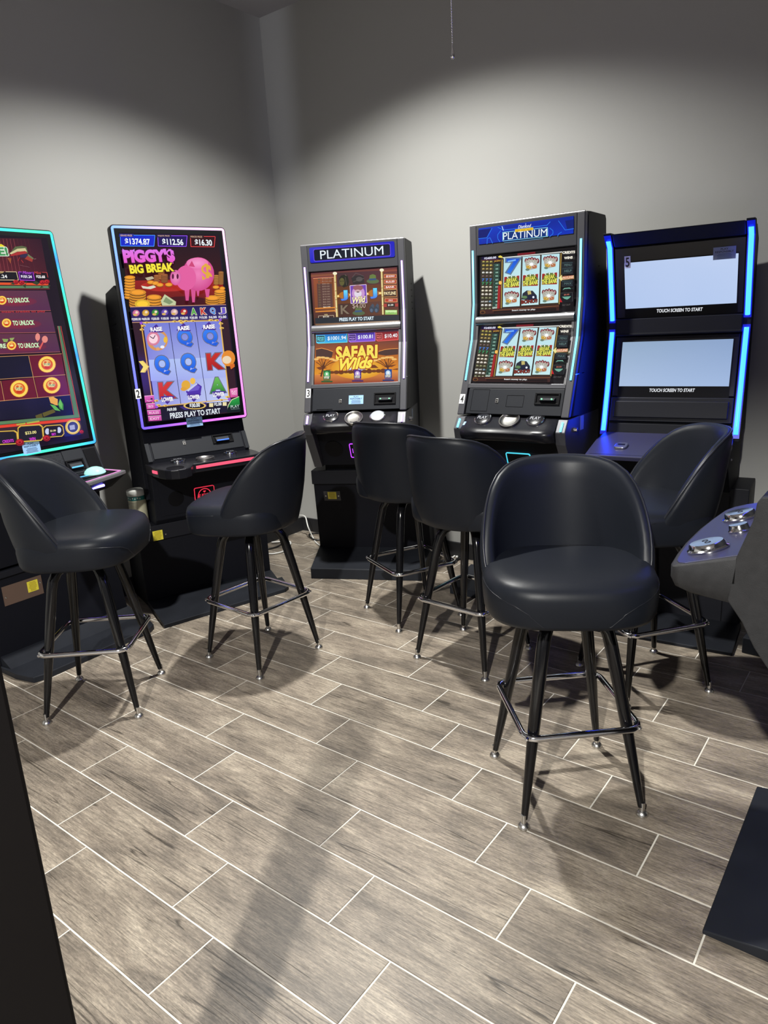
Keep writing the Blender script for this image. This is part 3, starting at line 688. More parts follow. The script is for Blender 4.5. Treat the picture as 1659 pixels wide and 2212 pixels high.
def art3_up(a, F):
    a.crop = (665, 570, 1659/215); W = 0.252; H = F.H
    a.uvpoly([(-W, 0), (W, 0), (W, H), (-W, H)], [(70, 42, 30), (88, 52, 34), (112, 60, 56), (128, 66, 60)])
    a.uvpoly([(-W, H*0.93), (W, H*0.93), (W, H), (-W, H)], [(150, 90, 60), (150, 80, 60), (90, 50, 60), (90, 50, 60)])
    a.poly([(90, 245), (435, 225), (455, 800), (120, 810)], [(150, 80, 50), (120, 66, 36), (130, 80, 36), (120, 66, 40)])
    a.poly([(150, 330), (400, 330), (420, 720), (170, 740)], (92, 62, 56))
    for i in range(12):
        y = 250+i*43; wd = 160 if i < 2 else 120
        a.text(['$1000.00', '$150.00', '$80.00', '$50.00', '$40.00', '$30.00', '$20.00', '$10.00', '$8.00', '$6.00', '$5.00', '$4.00'][i], (235+i*2.2, y), (235+wd+i*2.2, y-4), 24, (165, 140, 122) if i != 11 else (255, 250, 225))
        a.ell(185+i*2, y+8, 20, 15, (105, 82, 62))
    a.line([(90, 245), (435, 222), (460, 810)], 7, (250, 170, 130)); a.line([(120, 745), (460, 725)], 14, (245, 150, 50)); a.line([(130, 800), (465, 780)], 12, (250, 160, 60))
    a.rect(178, 870, 435, 900, (60, 34, 28)); a.line([(178, 905), (178, 870), (432, 858), (434, 890)], 5, (235, 215, 180)); a.text('$4.00', (255, 884), (355, 880), 26, (255, 250, 230)); a.text('WIN', (275, 848), (330, 846), 22, (240, 220, 150))
    # reels
    a.poly([(485, 150), (1205, 110), (1235, 840), (512, 885)], [(72, 48, 52), (84, 52, 58), (96, 54, 30), (66, 38, 26)])
    a.poly([(490, 380), (1215, 340), (1225, 620), (500, 670)], [(96, 58, 34), (104, 58, 34), (112, 62, 30), (104, 58, 28)])
    # mask with long hair, pack, hats, binoculars: dim carved symbols
    a.poly([(520, 240), (560, 195), (620, 180), (665, 200), (690, 300), (670, 370), (600, 395), (540, 350)], (42, 40, 30)); a.ell(570, 300, 42, 66, (96, 92, 50)); a.ell(552, 290, 10, 7, (30, 28, 20)); a.ell(590, 288, 10, 7, (30, 28, 20)); a.line([(625, 220), (650, 360)], 8, (90, 84, 70)); a.line([(645, 200), (620, 180)], 8, (120, 110, 95))
    a.poly([(725, 240), (790, 195), (930, 190), (945, 320), (760, 345)], (52, 46, 46)); a.line([(745, 225), (800, 155), (860, 175), (935, 205)], 8, (96, 84, 84)); a.ell(860, 255, 55, 40, (84, 78, 76)); a.line([(760, 300), (940, 240)], 8, (98, 90, 86))
    for hx, hy, dim in ((1085, 270, 1.0), (850, 800, 0.9)):
        a.ell(hx, hy+20, 105, 40, tuple(int(c*dim) for c in (92, 110, 72))); a.poly([(hx-65, hy+5), (hx-50, hy-80), (hx, hy-98), (hx+48, hy-80), (hx+58, hy)], tuple(int(c*dim) for c in (104, 124, 66))); a.poly([(hx-64, hy-22), (hx+52, hy-30), (hx+58, hy+2), (hx-64, hy+8)], (58, 84, 122))
    a.text('K', (555, 765), (685, 760), 140, (128, 112, 92), 0.02, edge=(60, 40, 30))
    for bx in (1070, 1150): a.ell(bx, 755, 42, 62, (52, 62, 76)); a.ell(bx-8, 775, 22, 30, (84, 100, 122)); a.poly([(bx-20, 700), (bx+10, 660), (bx+40, 690), (bx+30, 740)], (66, 76, 92))
    # glowing pay line, letters J, bamboo posts, middle card
    a.line([(450, 545), (720, 515), (1270, 485)], 46, (200, 140, 50)); a.line([(450, 545), (720, 515), (1270, 485)], 26, (250, 225, 150))
    for jx, jy in ((610, 525), (1100, 490)): a.ell(jx, jy, 90, 62, (180, 110, 34)); a.text('J', (jx-42, jy+4), (jx+42, jy), 158, (110, 225, 250), 0.04, edge=(40, 60, 130), col2=(70, 120, 230))
    a.poly([(705, 365), (975, 345), (990, 650), (722, 662)], (112, 66, 178)); a.line([(705, 365), (975, 345), (990, 650), (722, 662), (705, 365)], 9, (235, 215, 240))
    a.ell(845, 490, 108, 120, (200, 150, 205)); a.ell(840, 400, 85, 46, (150, 92, 100)); a.ell(838, 495, 62, 66, (225, 215, 230)); a.ell(836, 455, 46, 26, (205, 170, 175)); a.ell(838, 470, 20, 8, (40, 28, 40))
    a.text('Wild', (750, 610), (965, 585), 96, (250, 240, 190), 0.03, edge=(90, 60, 40), shear=0.3)
    a.text('$4.00', (748, 708), (965, 700), 92, (190, 168, 150), 0.0, edge=(70, 45, 35))
    for bx, by, ex, ey in ((455, 165, 492, 885), (1235, 110, 1258, 845)):
        a.line([(bx, by), (ex, ey)], 40, (150, 116, 50)); a.line([(bx-3, by), (ex-3, ey)], 20, (240, 224, 160)); a.ell(bx, by-5, 36, 26, (245, 238, 205))
        for k in range(1, 5): a.line([(bx+(ex-bx)*k/5-20, by+(ey-by)*k/5), (bx+(ex-bx)*k/5+20, by+(ey-by)*k/5-2)], 8, (120, 88, 36))
    # right buttons
    for y, t2 in ((210, 'SEE BONUS'), (300, 'RULES'), (390, 'BANK')):
        a.rect(1272, y-36, 1480, y+32, (225, 170, 110)); a.rect(1280, y-28, 1472, y+24, (170, 52, 34)); a.text(t2, (1305, y), (1448, y-6), 30, (250, 235, 225), 0.03)
    a.rect(1270, 430, 1488, 548, (70, 40, 26)); a.line([(1270, 440), (1485, 425), (1488, 545), (1272, 555)], 6, (235, 170, 90)); a.text('PAYLINE', (1278, 495), (1468, 486), 50, (245, 225, 175), 0.03)
    a.rect(1284, 575, 1496, 640, (225, 170, 110)); a.rect(1292, 582, 1488, 632, (180, 58, 34)); a.text('MAX', (1350, 610), (1420, 606), 30, (250, 240, 235), 0.03)
    a.rect(1268, 668, 1320, 720, (170, 56, 46)); a.rect(1458, 660, 1508, 712, (170, 56, 46)); a.rect(1328, 662, 1450, 716, (26, 18, 16)); a.text('$1.00', (1342, 690), (1428, 686), 30, (255, 250, 235), 0.02)
    a.rect(1292, 770, 1492, 845, (150, 195, 100)); a.rect(1300, 776, 1484, 810, (205, 235, 165)); a.text('PLAY', (1350, 818), (1440, 814), 24, (110, 150, 80))
    a.poly([(125, 905), (1520, 850), (1535, 945), (135, 1005)], (36, 40, 46)); a.text('PRESS PLAY TO START', (532, 930), (1102, 905), 54, (225, 245, 255), 0.03)
    a.poly([(130, 1000), (1535, 945), (1538, 968), (135, 1025)], [(140, 100, 66), (210, 180, 150), (190, 140, 100), (110, 80, 56)])
def art3_low(a, F):
    a.crop = (665, 710, 1659/215); W = 0.248; H = F.H
    a.uvpoly([(-W, H*0.55), (W, H*0.55), (W, H), (-W, H)], [(170, 92, 36), (150, 78, 36), (66, 46, 62), (66, 44, 54)])
    a.uvpoly([(-W, H*0.2), (W, H*0.2), (W, H*0.56), (-W, H*0.56)], [(226, 150, 40), (226, 140, 40), (176, 96, 36), (190, 104, 40)])
    a.uvpoly([(-W, 0), (W, 0), (W, H*0.2), (-W, H*0.2)], [(140, 60, 42), (150, 64, 46), (222, 140, 66), (214, 132, 66)])
    a.ell(820, 660, 430, 180, (250, 215, 70), 28, rim=(222, 148, 40)); a.ell(810, 690, 160, 50, (255, 245, 190))
    a.poly([(655, 670), (960, 655), (970, 715), (665, 725)], (195, 215, 235))
    for pts in ([(135, 345), (230, 325), (330, 350), (420, 385), (400, 480), (250, 500), (135, 480)], [(1505, 330), (1400, 335), (1280, 350), (1180, 380), (1170, 430), (1300, 450), (1505, 430)]):
        a.poly(pts, (78, 54, 48)); a.line(pts[:4], 9, (245, 160, 80))
    for pts in ([(140, 650), (220, 632), (330, 655), (200, 690)], [(170, 745), (250, 735), (250, 760)], [(1260, 640), (1400, 605), (1480, 600), (1400, 640)], [(1050, 600), (1120, 605), (1180, 655), (1060, 660)], [(290, 690), (400, 680), (330, 710)], [(1390, 680), (1505, 660), (1500, 690)]):
        a.poly(pts, (120, 62, 30))
    for i in range(13):
        cx = 400+i*78; a.ell(cx, 730-i*2.4, 48, 24+7*(i % 3), (110, 58, 26))
    for bx, s2 in ((250, 1), (1330, -1)):
        a.line([(bx-30*s2, 800), (bx+5, 660), (bx+30*s2, 560)], 26, (84, 46, 30))
        for ex, ey in ((-110, 560), (-80, 500), (-20, 480), (60, 500), (150, 520), (200, 550)):
            a.line([(bx+8, 660), (bx+ex*s2*0.55, (ey+620)/2), (bx+ex*s2, ey)], 11, (92, 50, 30))
        for ex, ey in ((-110, 520), (-60, 490), (0, 490), (70, 500), (150, 520), (210, 540)):
            a.ell(bx+ex*s2, ey-8, 46, 17, (240, 190, 110))
    for (x0, x1, y0, c0, c1, cc, t2, price, tx0, tx1) in ((140, 655, 100, (30, 110, 190), (60, 175, 235), (12, 42, 66), 'GRAND', '$1001.94', 333, 638), (678, 1118, 80, (58, 44, 150), (130, 84, 215), (40, 22, 96), 'MAJOR', '$100.81', 838, 1085), (1135, 1505, 62, (120, 26, 36), (190, 62, 60), (110, 22, 26), 'MINOR', '$10.40', 1283, 1492)):
        a.poly([(x0, y0+5), (x1, y0-14), (x1+4, y0+125), (x0+4, y0+145)], [c0, c0, c1, c1]); a.line([(x0, y0+8), (x0+30, y0+150), (x1+4, y0+128), (x1, y0-14)], 7, tuple(min(255, int(c*1.3)+30) for c in c1))
        sp = (x1-x0)*0.28
        a.rect(x0+5, y0+22, x0+sp, y0+122, cc); a.line([(x0+5, y0+24), (x0+sp, y0+18), (x0+sp, y0+120), (x0+6, y0+126), (x0+5, y0+24)], 5, tuple(min(255, c+90) for c in c1))
        a.text(t2, (x0+16, y0+58), (x0+sp-12, y0+54), 28, tuple(min(255, c+70) for c in c1), 0.02); a.text('PRIZE', (x0+22, y0+94), (x0+sp-16, y0+90), 26, tuple(min(255, c+70) for c in c1), 0.02)
        a.text(price, (tx0, y0+70), (tx1, y0+56), 68, (240, 248, 252), 0.015)
    a.text('SAFARI', (480, 415), (1155, 385), 205, (250, 225, 90), 0.045, edge=(150, 40, 20), efat=0.10); a.text('SAFARI', (486, 418), (1148, 388), 190, (120, 70, 30), -0.005); a.text('SAFARI', (488, 419), (1146, 389), 186, (246, 226, 92), 0.012)
    a.text('Wilds', (545, 600), (1075, 560), 180, (252, 232, 90), 0.04, edge=(165, 50, 24), efat=0.09, shear=0.35)
    for cx, c0, c1 in ((320, (30, 110, 60), (120, 200, 130)), (832, (74, 44, 130), (200, 170, 225)), (1342, (30, 70, 140), (190, 215, 240))):
        yy = 775-(cx-320)*0.02
        a.rect(cx-58, yy-75, cx+62, yy+72, c0); a.ell(cx, yy-10, 42, 46, c1); a.ell(cx, yy-15, 16, 20, (245, 245, 240)); a.text('Wild', (cx-44, yy+44), (cx+44, yy+36), 44, (250, 245, 225), 0.02, edge=(30, 30, 30), shear=0.3)
        a.rect(cx-56, yy+80, cx+58, yy+94, c0); a.rect(cx-92, yy+100, cx+96, yy+122, tuple(int(c*0.8) for c in c0))
def panel3(FP, FT, root):
    bill_acceptor(FP, px_rect(FP, 808, 848, 855, 873), root, None, M['led_green'])
    usb_port(FP, *FP.uv(735, 867), root)
    play_sticker(FP, px_rect(FP, 753.5, 854, 785, 873), root)
    mb = MB(); u, v = FP.uv(684, 885); u2, v2 = FP.uv(718, 885); FP.box(mb, u, v-.001, u2, v+.001, 0, 0.002); mb.build('door_lip', M['void'], root)
    number_sticker(FT, px_rect(FT, 661.2, 840, 671.2, 859.5), '3', root)
def platform3(): return (((-0.366, -0.056), (0.338, -0.064), 0.067), ((-0.375, 0.215), (0.375, 0.215), 0.137))
F3 = Vector(on_z(791.5, 1252.5)); a3 = R_(26)
o3 = F3+Vector((math.cos(a3), math.sin(a3), 0))*0.009+Vector((-math.sin(a3), math.cos(a3), 0))*0.06
m3, k3 = two_screen_machine((o3.x, o3.y, 0), 26, 'black two-screen slot machine numbered 3, white-violet light strips, nearest the room corner', M['led_violet'],
    platform3(), (-0.372, 0.372, 0.10, 0.215, 0.137), M['led_purplelogo'], 'L', (-0.052, -0.038), panel3, art3_up, art3_low, sign3)
M['cap_lit'] = glow('lit_white_cap', (0.85, 0.88, 0.92))
FD = k3['FD']
play_button(FD, *FD.uv(715, 902), m3); dish(FD, *FD.uv(764.5, 905), m3); play_button(FD, *FD.uv(816, 901), m3, lit=M['cap_lit'], text=None)
FSt = Face((o3.x, o3.y, 0), a3, (0, 0.215, 0.0), (0, 0.10, 0.655))
bx = px_rect(FSt, 700, 1061, 735.5, 1081)
pl = sticker(FSt, bx, 'id_plate', M['greyplate'], m3, n=0.002)
yellow_sticker(FSt, px_rect(FSt, 708.5, 1062.5, 727, 1077.5), pl, n0=0.002)
screw(FSt, bx[0]+0.012, (bx[1]+bx[3])/2, pl, n0=0.002); screw(FSt, bx[2]-0.012, (bx[1]+bx[3])/2, pl, n0=0.002)
lock(m3, 0.30, -0.02, 0.985)
MB().box(0.2995, 0.301, 0.06, 0.10, 0.97, 1.03).build('side_label', M['greylabel'], m3)
MB().box(0.298, 0.304, -0.06, 0.03, 1.228, 1.232).build('latch', M['chrome'], m3)

# ------------------------------------------------------------------ machine 4
def sign4(F, root):
    u0, u1, v0, v1 = -0.246, 0.246, 0.050, 0.126
    mb = MB(); F.box(mb, u0, v0, u1, v1, -0.004, 0.002); pl = mb.build('sign', M['void'], root)
    a = Art(F, (1020, 455, 1659/240), n=0.0024)
    a.uvpoly([(u0, v0), (u1, v0), (u1, v1), (u0, v1)], [(14, 44, 170), (14, 50, 185), (10, 38, 150), (16, 60, 200)])
    a.poly([(95, 290), (290, 265), (215, 400), (95, 420)], (12, 26, 110)); a.poly([(1390, 150), (1520, 130), (1520, 260), (1420, 275)], (14, 30, 110)); a.poly([(480, 225), (1150, 150), (1120, 215), (500, 295)], (12, 40, 160))
    for pts in ([(95, 420), (225, 405), (300, 262)], [(385, 250), (470, 290), (1120, 220), (1170, 165)], [(1290, 150), (1390, 290), (1520, 270)], [(225, 500), (230, 420), (270, 405), (310, 490)], [(1280, 385), (1290, 350), (1340, 320)], [(420, 470), (385, 415), (385, 360), (430, 300)], [(1160, 260), (1210, 300), (1210, 345), (1160, 390)]):
        a.line(pts, 9, (40, 120, 235))
    a.poly([(460, 320), (1130, 250), (1130, 390), (460, 455)], (10, 50, 120)); a.line([(460, 325), (1130, 252), (1132, 385), (462, 455), (460, 325)], 7, (150, 230, 250))
    a.line([(450, 235), (470, 298)], 9, (210, 240, 255)); a.line([(805, 190), (800, 240)], 5, (220, 240, 255)); a.line([(480, 480), (1060, 415)], 4, (90, 180, 250))
    a.text('PLATINUM', (468, 385), (1122, 322), 108, (240, 250, 255), 0.014)
    a.text('Diamond', (690, 245), (885, 222), 46, (240, 245, 250), 0.01, shear=0.3)
    a.poly([(643, 282), (915, 250), (918, 290), (646, 322)], (235, 195, 40)); a.line([(662, 305), (715, 299)], 16, (205, 160, 30)); a.line([(735, 296), (800, 288)], 16, (205, 160, 30)); a.line([(820, 286), (900, 276)], 16, (205, 160, 30))
    a.build('sign_picture', M['screen'], pl)
def art4(dy):
    def f(a, F):
        W = 0.254; H = F.H
        k = 1659/240
        # both screens show one picture; coordinates are the upper screen's, moved with the face
        FU = G4['FU']
        def at(p):
            u, v = FU.uv(1020+p[0]/k, 530+p[1]/k); return (u*(F.W/0.251), v/FU.H*F.H)
        a.at = at
        a.uvpoly([(-W, 0), (W, 0), (W, H), (-W, H)], (26, 24, 26))
        a.poly([(130, 215), (320, 195), (320, 960), (125, 975)], (58, 52, 40)); a.rect(140, 172, 390, 222, (30, 24, 60)); a.text('$2400.00', (182, 200), (358, 182), 34, (235, 235, 255), 0.03)
        a.line([(140, 225), (395, 210)], 5, (130, 40, 40)); a.poly([(390, 165), (420, 150), (450, 165), (462, 195), (440, 215), (430, 185), (395, 182)], (235, 215, 90))
        a.text('JACKPOT', (330, 240), (440, 230), 28, (225, 170, 60), 0.02)
        pal = ((150, 140, 60), (170, 150, 60), (150, 130, 70), (200, 200, 190), (90, 70, 66), (70, 120, 200), (60, 150, 100), (190, 182, 160), (215, 205, 180), (215, 205, 190), (120, 120, 84), (100, 130, 150), (220, 215, 205), (120, 120, 90))
        for i in range(14):
            y = 245+i*54
            for j in range(3):
                x = 172+j*56-i*0.6; c = pal[i]
                if i in (5, 6): a.text('7', (x-16, y+2), (x+16, y), 38, c, 0.04)
                elif i in (11,) and j < 2: a.text('ANY', (x-22, y+2), (x+24, y), 20, (240, 240, 235), 0.02)
                else: a.ell(x, y, 21, 15, c); a.ell(x-3, y-3, 10, 6, tuple(min(255, q+60) for q in c)); a.ell(x+5, y+8, 9, 4, (20, 18, 16))
            if 0 < i < 13:
                a.rect(330-i*0.8, y-20, 412-i*0.8, y+20, (30, 60, 52)); a.line([(330-i*0.8, y-20), (412-i*0.8, y-23), (411-i*0.8, y+17), (330-i*0.8, y+20), (330-i*0.8, y-20)], 3, (90, 130, 112))
                a.text(['', '1199', '300', '180', '90', '60', '45', '30', '25', '10', '5', '4', '2'][i], (352, y), (392, y-3), 20, (170, 215, 195), 0.02)
        a.text('BONUS', (318, 935), (388, 928), 26, (220, 240, 225), 0.03)
        a.poly([(440, 190), (1360, 95), (1325, 880), (440, 945)], (58, 46, 34)); a.line([(462, 215), (445, 940)], 12, (180, 150, 70)); a.line([(1340, 120), (1310, 880)], 12, (180, 150, 70)); a.line([(420, 600), (405, 945)], 40, (160, 38, 38)); a.ell(432, 560, 22, 28, (250, 190, 90))
        a.line([(470, 188), (1358, 100)], 14, (225, 228, 225)); a.poly([(690, 125), (955, 98), (955, 128), (690, 155)], (120, 24, 34))
        for (x0, x1, xb0, xb1, yt) in ((487, 745, 470, 722, 182), (768, 1028, 748, 1004, 160), (1052, 1318, 1026, 1295, 132)):
            a.poly([(x0, yt+12), (x1, yt-8), (xb1, yt+725), (xb0, yt+740)], [(186, 224, 232), (190, 228, 236), (200, 236, 240), (196, 232, 236)])
        def seven(cx, cy): a.text('7', (cx-82, cy), (cx+86, cy-4), 200, (24, 80, 210), 0.03, edge=(96, 120, 150), efat=0.09, col2=(40, 120, 235)); a.line([(cx-70, cy-68), (cx+50, cy-92)], 22, (120, 180, 245))
        def loot(cx, cy):
            for q in range(5): a.ell(cx-78+q*42, cy-62+abs(q-2)*10-8, 26, 40, (112, 34, 40)); a.ell(cx-78+q*42, cy-70+abs(q-2)*10-8, 10, 20, (196, 150, 150))
            a.poly([(cx-95, cy-40), (cx-40, cy-75), (cx+90, cy-60), (cx+80, cy+60), (cx-70, cy+95), (cx-90, cy+20)], (176, 172, 160)); a.ell(cx-40, cy+38, 40, 32, (200, 160, 60)); a.ell(cx+40, cy+36, 42, 28, (180, 110, 70)); a.ell(cx-60, cy+80, 30, 18, (110, 130, 110))
            for q in range(10):
                an = q*math.pi/5+0.2; a.poly([(cx+7*math.cos(an+1.5), cy+7*math.sin(an+1.5)), (cx+80*math.cos(an), cy+62*math.sin(an)), (cx-7*math.cos(an+1.5), cy-7*math.sin(an+1.5))], (235, 246, 246))
            a.ell(cx, cy, 26, 24, (250, 252, 252))
        def bank(cx, cy):
            a.poly([(cx-112, cy-70), (cx+112, cy-92), (cx+108, cy+85), (cx-118, cy+92)], (160, 40, 38)); a.poly([(cx-105, cy+10), (cx-70, cy-60), (cx-10, cy-90), (cx+70, cy-75), (cx+115, cy-10), (cx+90, cy+60), (cx-90, cy+70)], (92, 116, 56)); a.poly([(cx-95, cy+50), (cx-30, cy-40), (cx+70, cy-60), (cx+95, cy+30)], (52, 70, 40))
            for q in (-70, 0, 70): a.poly([(cx+q-16, cy-85), (cx+q+6, cy-88), (cx+q*0.6, cy-30)], (230, 236, 225))
            a.text('BREAK', (cx-78, cy-10), (cx+78, cy-38), 56, (226, 226, 90), 0.04, edge=(30, 36, 16), efat=0.09, shear=0.2); a.text('THE BANK', (cx-116, cy+55), (cx+110, cy+28), 64, (232, 232, 96), 0.04, edge=(30, 36, 16), efat=0.09, shear=0.2)
        def bonus(cx, cy):
            a.poly([(cx-118, cy+40), (cx-100, cy-50), (cx-40, cy-95), (cx+50, cy-90), (cx+110, cy-20), (cx+115, cy+60)], (40, 44, 56)); a.poly([(cx-30, cy-85), (cx+20, cy-92), (cx+30, cy-40), (cx-20, cy-30)], (196, 180, 110)); a.ell(cx+40, cy+10, 74, 46, (30, 34, 60)); a.ell(cx+60, cy+5, 16, 16, (235, 240, 250)); a.ell(cx-70, cy+5, 40, 22, (96, 130, 84))
            a.text('BONUS', (cx-118, cy+80), (cx+118, cy+58), 48, (120, 44, 34), 0.06, edge=(60, 20, 16), efat=0.1)
        seven(615, 312); loot(900, 285); loot(1180, 260); bank(610, 545); bank(890, 520); bank(1175, 498); loot(605, 790); bonus(875, 770); loot(1165, 755)
        a.poly([(1310, 490), (1365, 440), (1358, 485), (1540, 450), (1540, 500), (1362, 520), (1365, 545)], (236, 226, 150)); a.poly([(1368, 466), (1536, 450), (1538, 500), (1370, 515)], (196, 120, 90)); a.text('PAYLINE', (1376, 492), (1530, 474), 32, (250, 225, 190), 0.02)
        for y, t2 in ((115, 'CREDITS'), (195, 'WINS')): a.text(t2, (1372 if y < 150 else 1398, y), (1556 if y < 150 else 1520, y-12), 34, (245, 240, 225), 0.05)
        for y, t2 in ((300, 'MENU'), (388, 'HELP'), (575, 'MAX')):
            a.rect(1360, y-50, 1525, y+38, (32, 38, 44)); a.line([(1365, y-32), (1522, y-42)], 4, (70, 100, 104)); a.line([(1360, y+40), (1525, y+30)], 3, (70, 80, 84)); a.text(t2, (1400, y), (1505, y-6), 32, (96, 124, 122), 0.01)
        a.poly([(1372, 670), (1400, 640), (1480, 632), (1498, 655), (1470, 648), (1410, 652)], (120, 180, 160)); a.rect(1345, 715, 1520, 850, (24, 26, 30)); a.line([(1345, 715), (1520, 705), (1520, 840)], 3, (90, 96, 96)); a.text('$5.00', (1395, 742), (1472, 735), 22, (210, 120, 100), 0.01); a.poly([(1365, 770), (1500, 762), (1470, 795), (1440, 812), (1400, 800)], (110, 170, 150)); a.poly([(1335, 780), (1370, 850), (1330, 850)], (190, 34, 44)); a.text('PAY OUT', (1370, 896), (1490, 885), 22, (110, 104, 104))
        a.poly([(140, 965), (1325, 880), (1320, 975), (140, 1030)], (62, 34, 30)); a.line([(330, 975), (1320, 905)], 6, (150, 100, 60)); a.line([(330, 985), (1290, 930)], 3, (110, 60, 44)); a.poly([(350, 985), (1280, 930), (1280, 975), (350, 1010)], (30, 18, 18)); a.text('Insert money to play.', (622, 975), (972, 958), 30, (240, 240, 240), 0.02); a.ell(185, 1000, 40, 26, (120, 80, 40)); a.ell(185, 1002, 28, 18, (50, 26, 22))
    return f
def panel4(FP, FT, root):
    bill_acceptor(FP, px_rect(FP, 1156, 849, 1210, 875), root, None, M['led_green'])
    usb_port(FP, *FP.uv(1073.5, 866), root)
    for q in ((1019, 841, 1055, 888), (1094, 854, 1131, 879)):
        u0, v0, u1, v1 = px_rect(FP, *q); mb = MB(); t2 = 0.0012
        FP.ring(mb, [(u0, v0), (u1, v0), (u1, v1), (u0, v1)], [(u0+t2, v0+t2), (u1-t2, v0+t2), (u1-t2, v1-t2), (u0+t2, v1-t2)], 0, 0.0012); mb.build('panel_outline', M['void'], root)
    number_sticker(FT, px_rect(FT, 993.2, 851.5, 1004, 872), '4', root)
F4 = Vector(on_z(1045, 1290)); a4 = R_(2)
o4 = F4+Vector((math.cos(a4), math.sin(a4), 0))*0.232
loc4 = (o4.x, o4.y, 0); G4 = {}
_FU = Face(loc4, a4, (0, interp(PROF, 1.538)+0.013, 1.538), (0, interp(PROF, 1.828)+0.013, 1.828)); G4['FU'] = _FU
def _w(f):
    def g(a, F): F.W = 0.248 if F.O.z < 1.4 else 0.251; f(a, F)
    return g
m4, k4 = two_screen_machine(loc4, 2, 'tall charcoal two-screen slot machine numbered 4 with teal light strips and blue sign', M['led_teal'],
    (((-0.43, -0.04), (0.32, -0.03), 0.050), ((-0.43, 0.22), (0.32, 0.22), 0.10)), (-0.36, 0.315, 0.12, 0.20, 0.1), M['led_cyanlogo'], 'IA', (0.012, 0.048), panel4, _w(art4(0)), _w(art4(1)), sign4)
FD = k4['FD']
play_button(FD, *FD.uv(1044, 906.5), m4); dish(FD, *FD.uv(1101, 909), m4); play_button(FD, *FD.uv(1158, 908.5), m4)
play_sticker(FD, px_rect(FD, 1001, 911.5, 1030, 919), m4)
lock(m4, 0.30, -0.05, 0.985)
MB().box(0.2995, 0.301, 0.03, 0.075, 0.97, 1.04).build('side_label', M['greylabel'], m4)
MB().box(0.298, 0.303, -0.05, 0.06, 1.245, 1.249).build('latch', M['chrome'], m4)

# ------------------------------------------------------------------ tall single-screen machines (2, and the one cut by the left edge)
def led_border(F, parent, half, H, stops, wd=0.013, r=0.016, inset=0.006, n=0.0):
    """glowing border of a tall screen: ring of quads, colour changing along it"""
    o = rrect(-half+inset, inset, half-inset, H-inset, r, 6); i2 = rrect(-half+inset+wd, inset+wd, half-inset-wd, H-inset-wd, max(0.003, r-wd), 6)
    def dense(p):
        out = []
        for a, b in zip(p, p[1:]+p[:1]):
            L2 = math.hypot(b[0]-a[0], b[1]-a[1]); k = max(1, int(L2/0.03))
            out += [(a[0]+(b[0]-a[0])*j/k, a[1]+(b[1]-a[1])*j/k) for j in range(k)]
        return out
    def match(p, q):
        res = []
        for (a, b, c, d) in zip(p, p[1:]+p[:1], q, q[1:]+q[:1]):
            k = max(1, int(math.hypot(b[0]-a[0], b[1]-a[1])/0.03))
            res += [((a[0]+(b[0]-a[0])*j/k, a[1]+(b[1]-a[1])*j/k), (c[0]+(d[0]-c[0])*j/k, c[1]+(d[1]-c[1])*j/k)) for j in range(k)]
        return res
    pr = match(o, i2); a = Art(F, n=n); k = len(pr); uv = []; cols = []
    for po, pi in pr:
        c = stops(po[0]/half, po[1]/H); uv += [po, pi]; cols += [c, c]
    a._emit(uv, [(2*j, 2*((j+1) % k), 2*((j+1) % k)+1, 2*j+1) for j in range(k)], cols)
    return a.build('led_border', M['ledart'], parent)
def tall_machine(loc, yaw, label, ytop, ybot, zt, zb, half, stops, art, cab_back):
    rz = R_(yaw); root = thing('slot_machine', label, 'slot machine', loc, rz)
    F = Face(loc, rz, (0, ybot, zb), (0, ytop, zt)); H = F.H
    mb = MB(); F.slab(mb, rrect(-half, 0, half, H, 0.022, 6), -0.055, 0.0); mon = mb.build('monitor', M['cab'], root, bevel=0.004, smooth=True)
    mb = MB(); F.box(mb, -half+0.022, 0.022, half-0.022, H-0.022, 0.0, 0.0012); mb.build('bezel', M['void'], mon)
    led_border(F, mon, half, H, stops, n=0.0016)
    mb = MB(); F.box(mb, -half+0.042, 0.038, half-0.042, H-0.040, 0.001, 0.002); sc2 = mb.build('screen', M['void'], mon)
    a = Art(F, n=0.0026); art(a, F); a.build('screen_picture', M['screen'], sc2)
    # rear cabinet
    zt2 = cab_back
    MB().prism_x([(ytop+0.052, 0.62), (ytop+0.052, zt2-0.03), (ytop+0.10, zt2), (ytop+0.30, zt2-0.03), (ytop+0.33, zt2-0.09), (ytop+0.33, 0.62)], -half+0.004, half-0.004).build('rear_cabinet', M['cabdark'], root, bevel=0.004)
    for k in range(5):
        for sx in (-1, 1):
            x = sx*(half-0.004); MB().box(min(x, x+sx*0.0015), max(x, x+sx*0.0015), ytop+0.16, ytop+0.23, zt2-0.16-0.042*k, zt2-0.152-0.042*k).build('vent', M['void'], root)
    return root, F

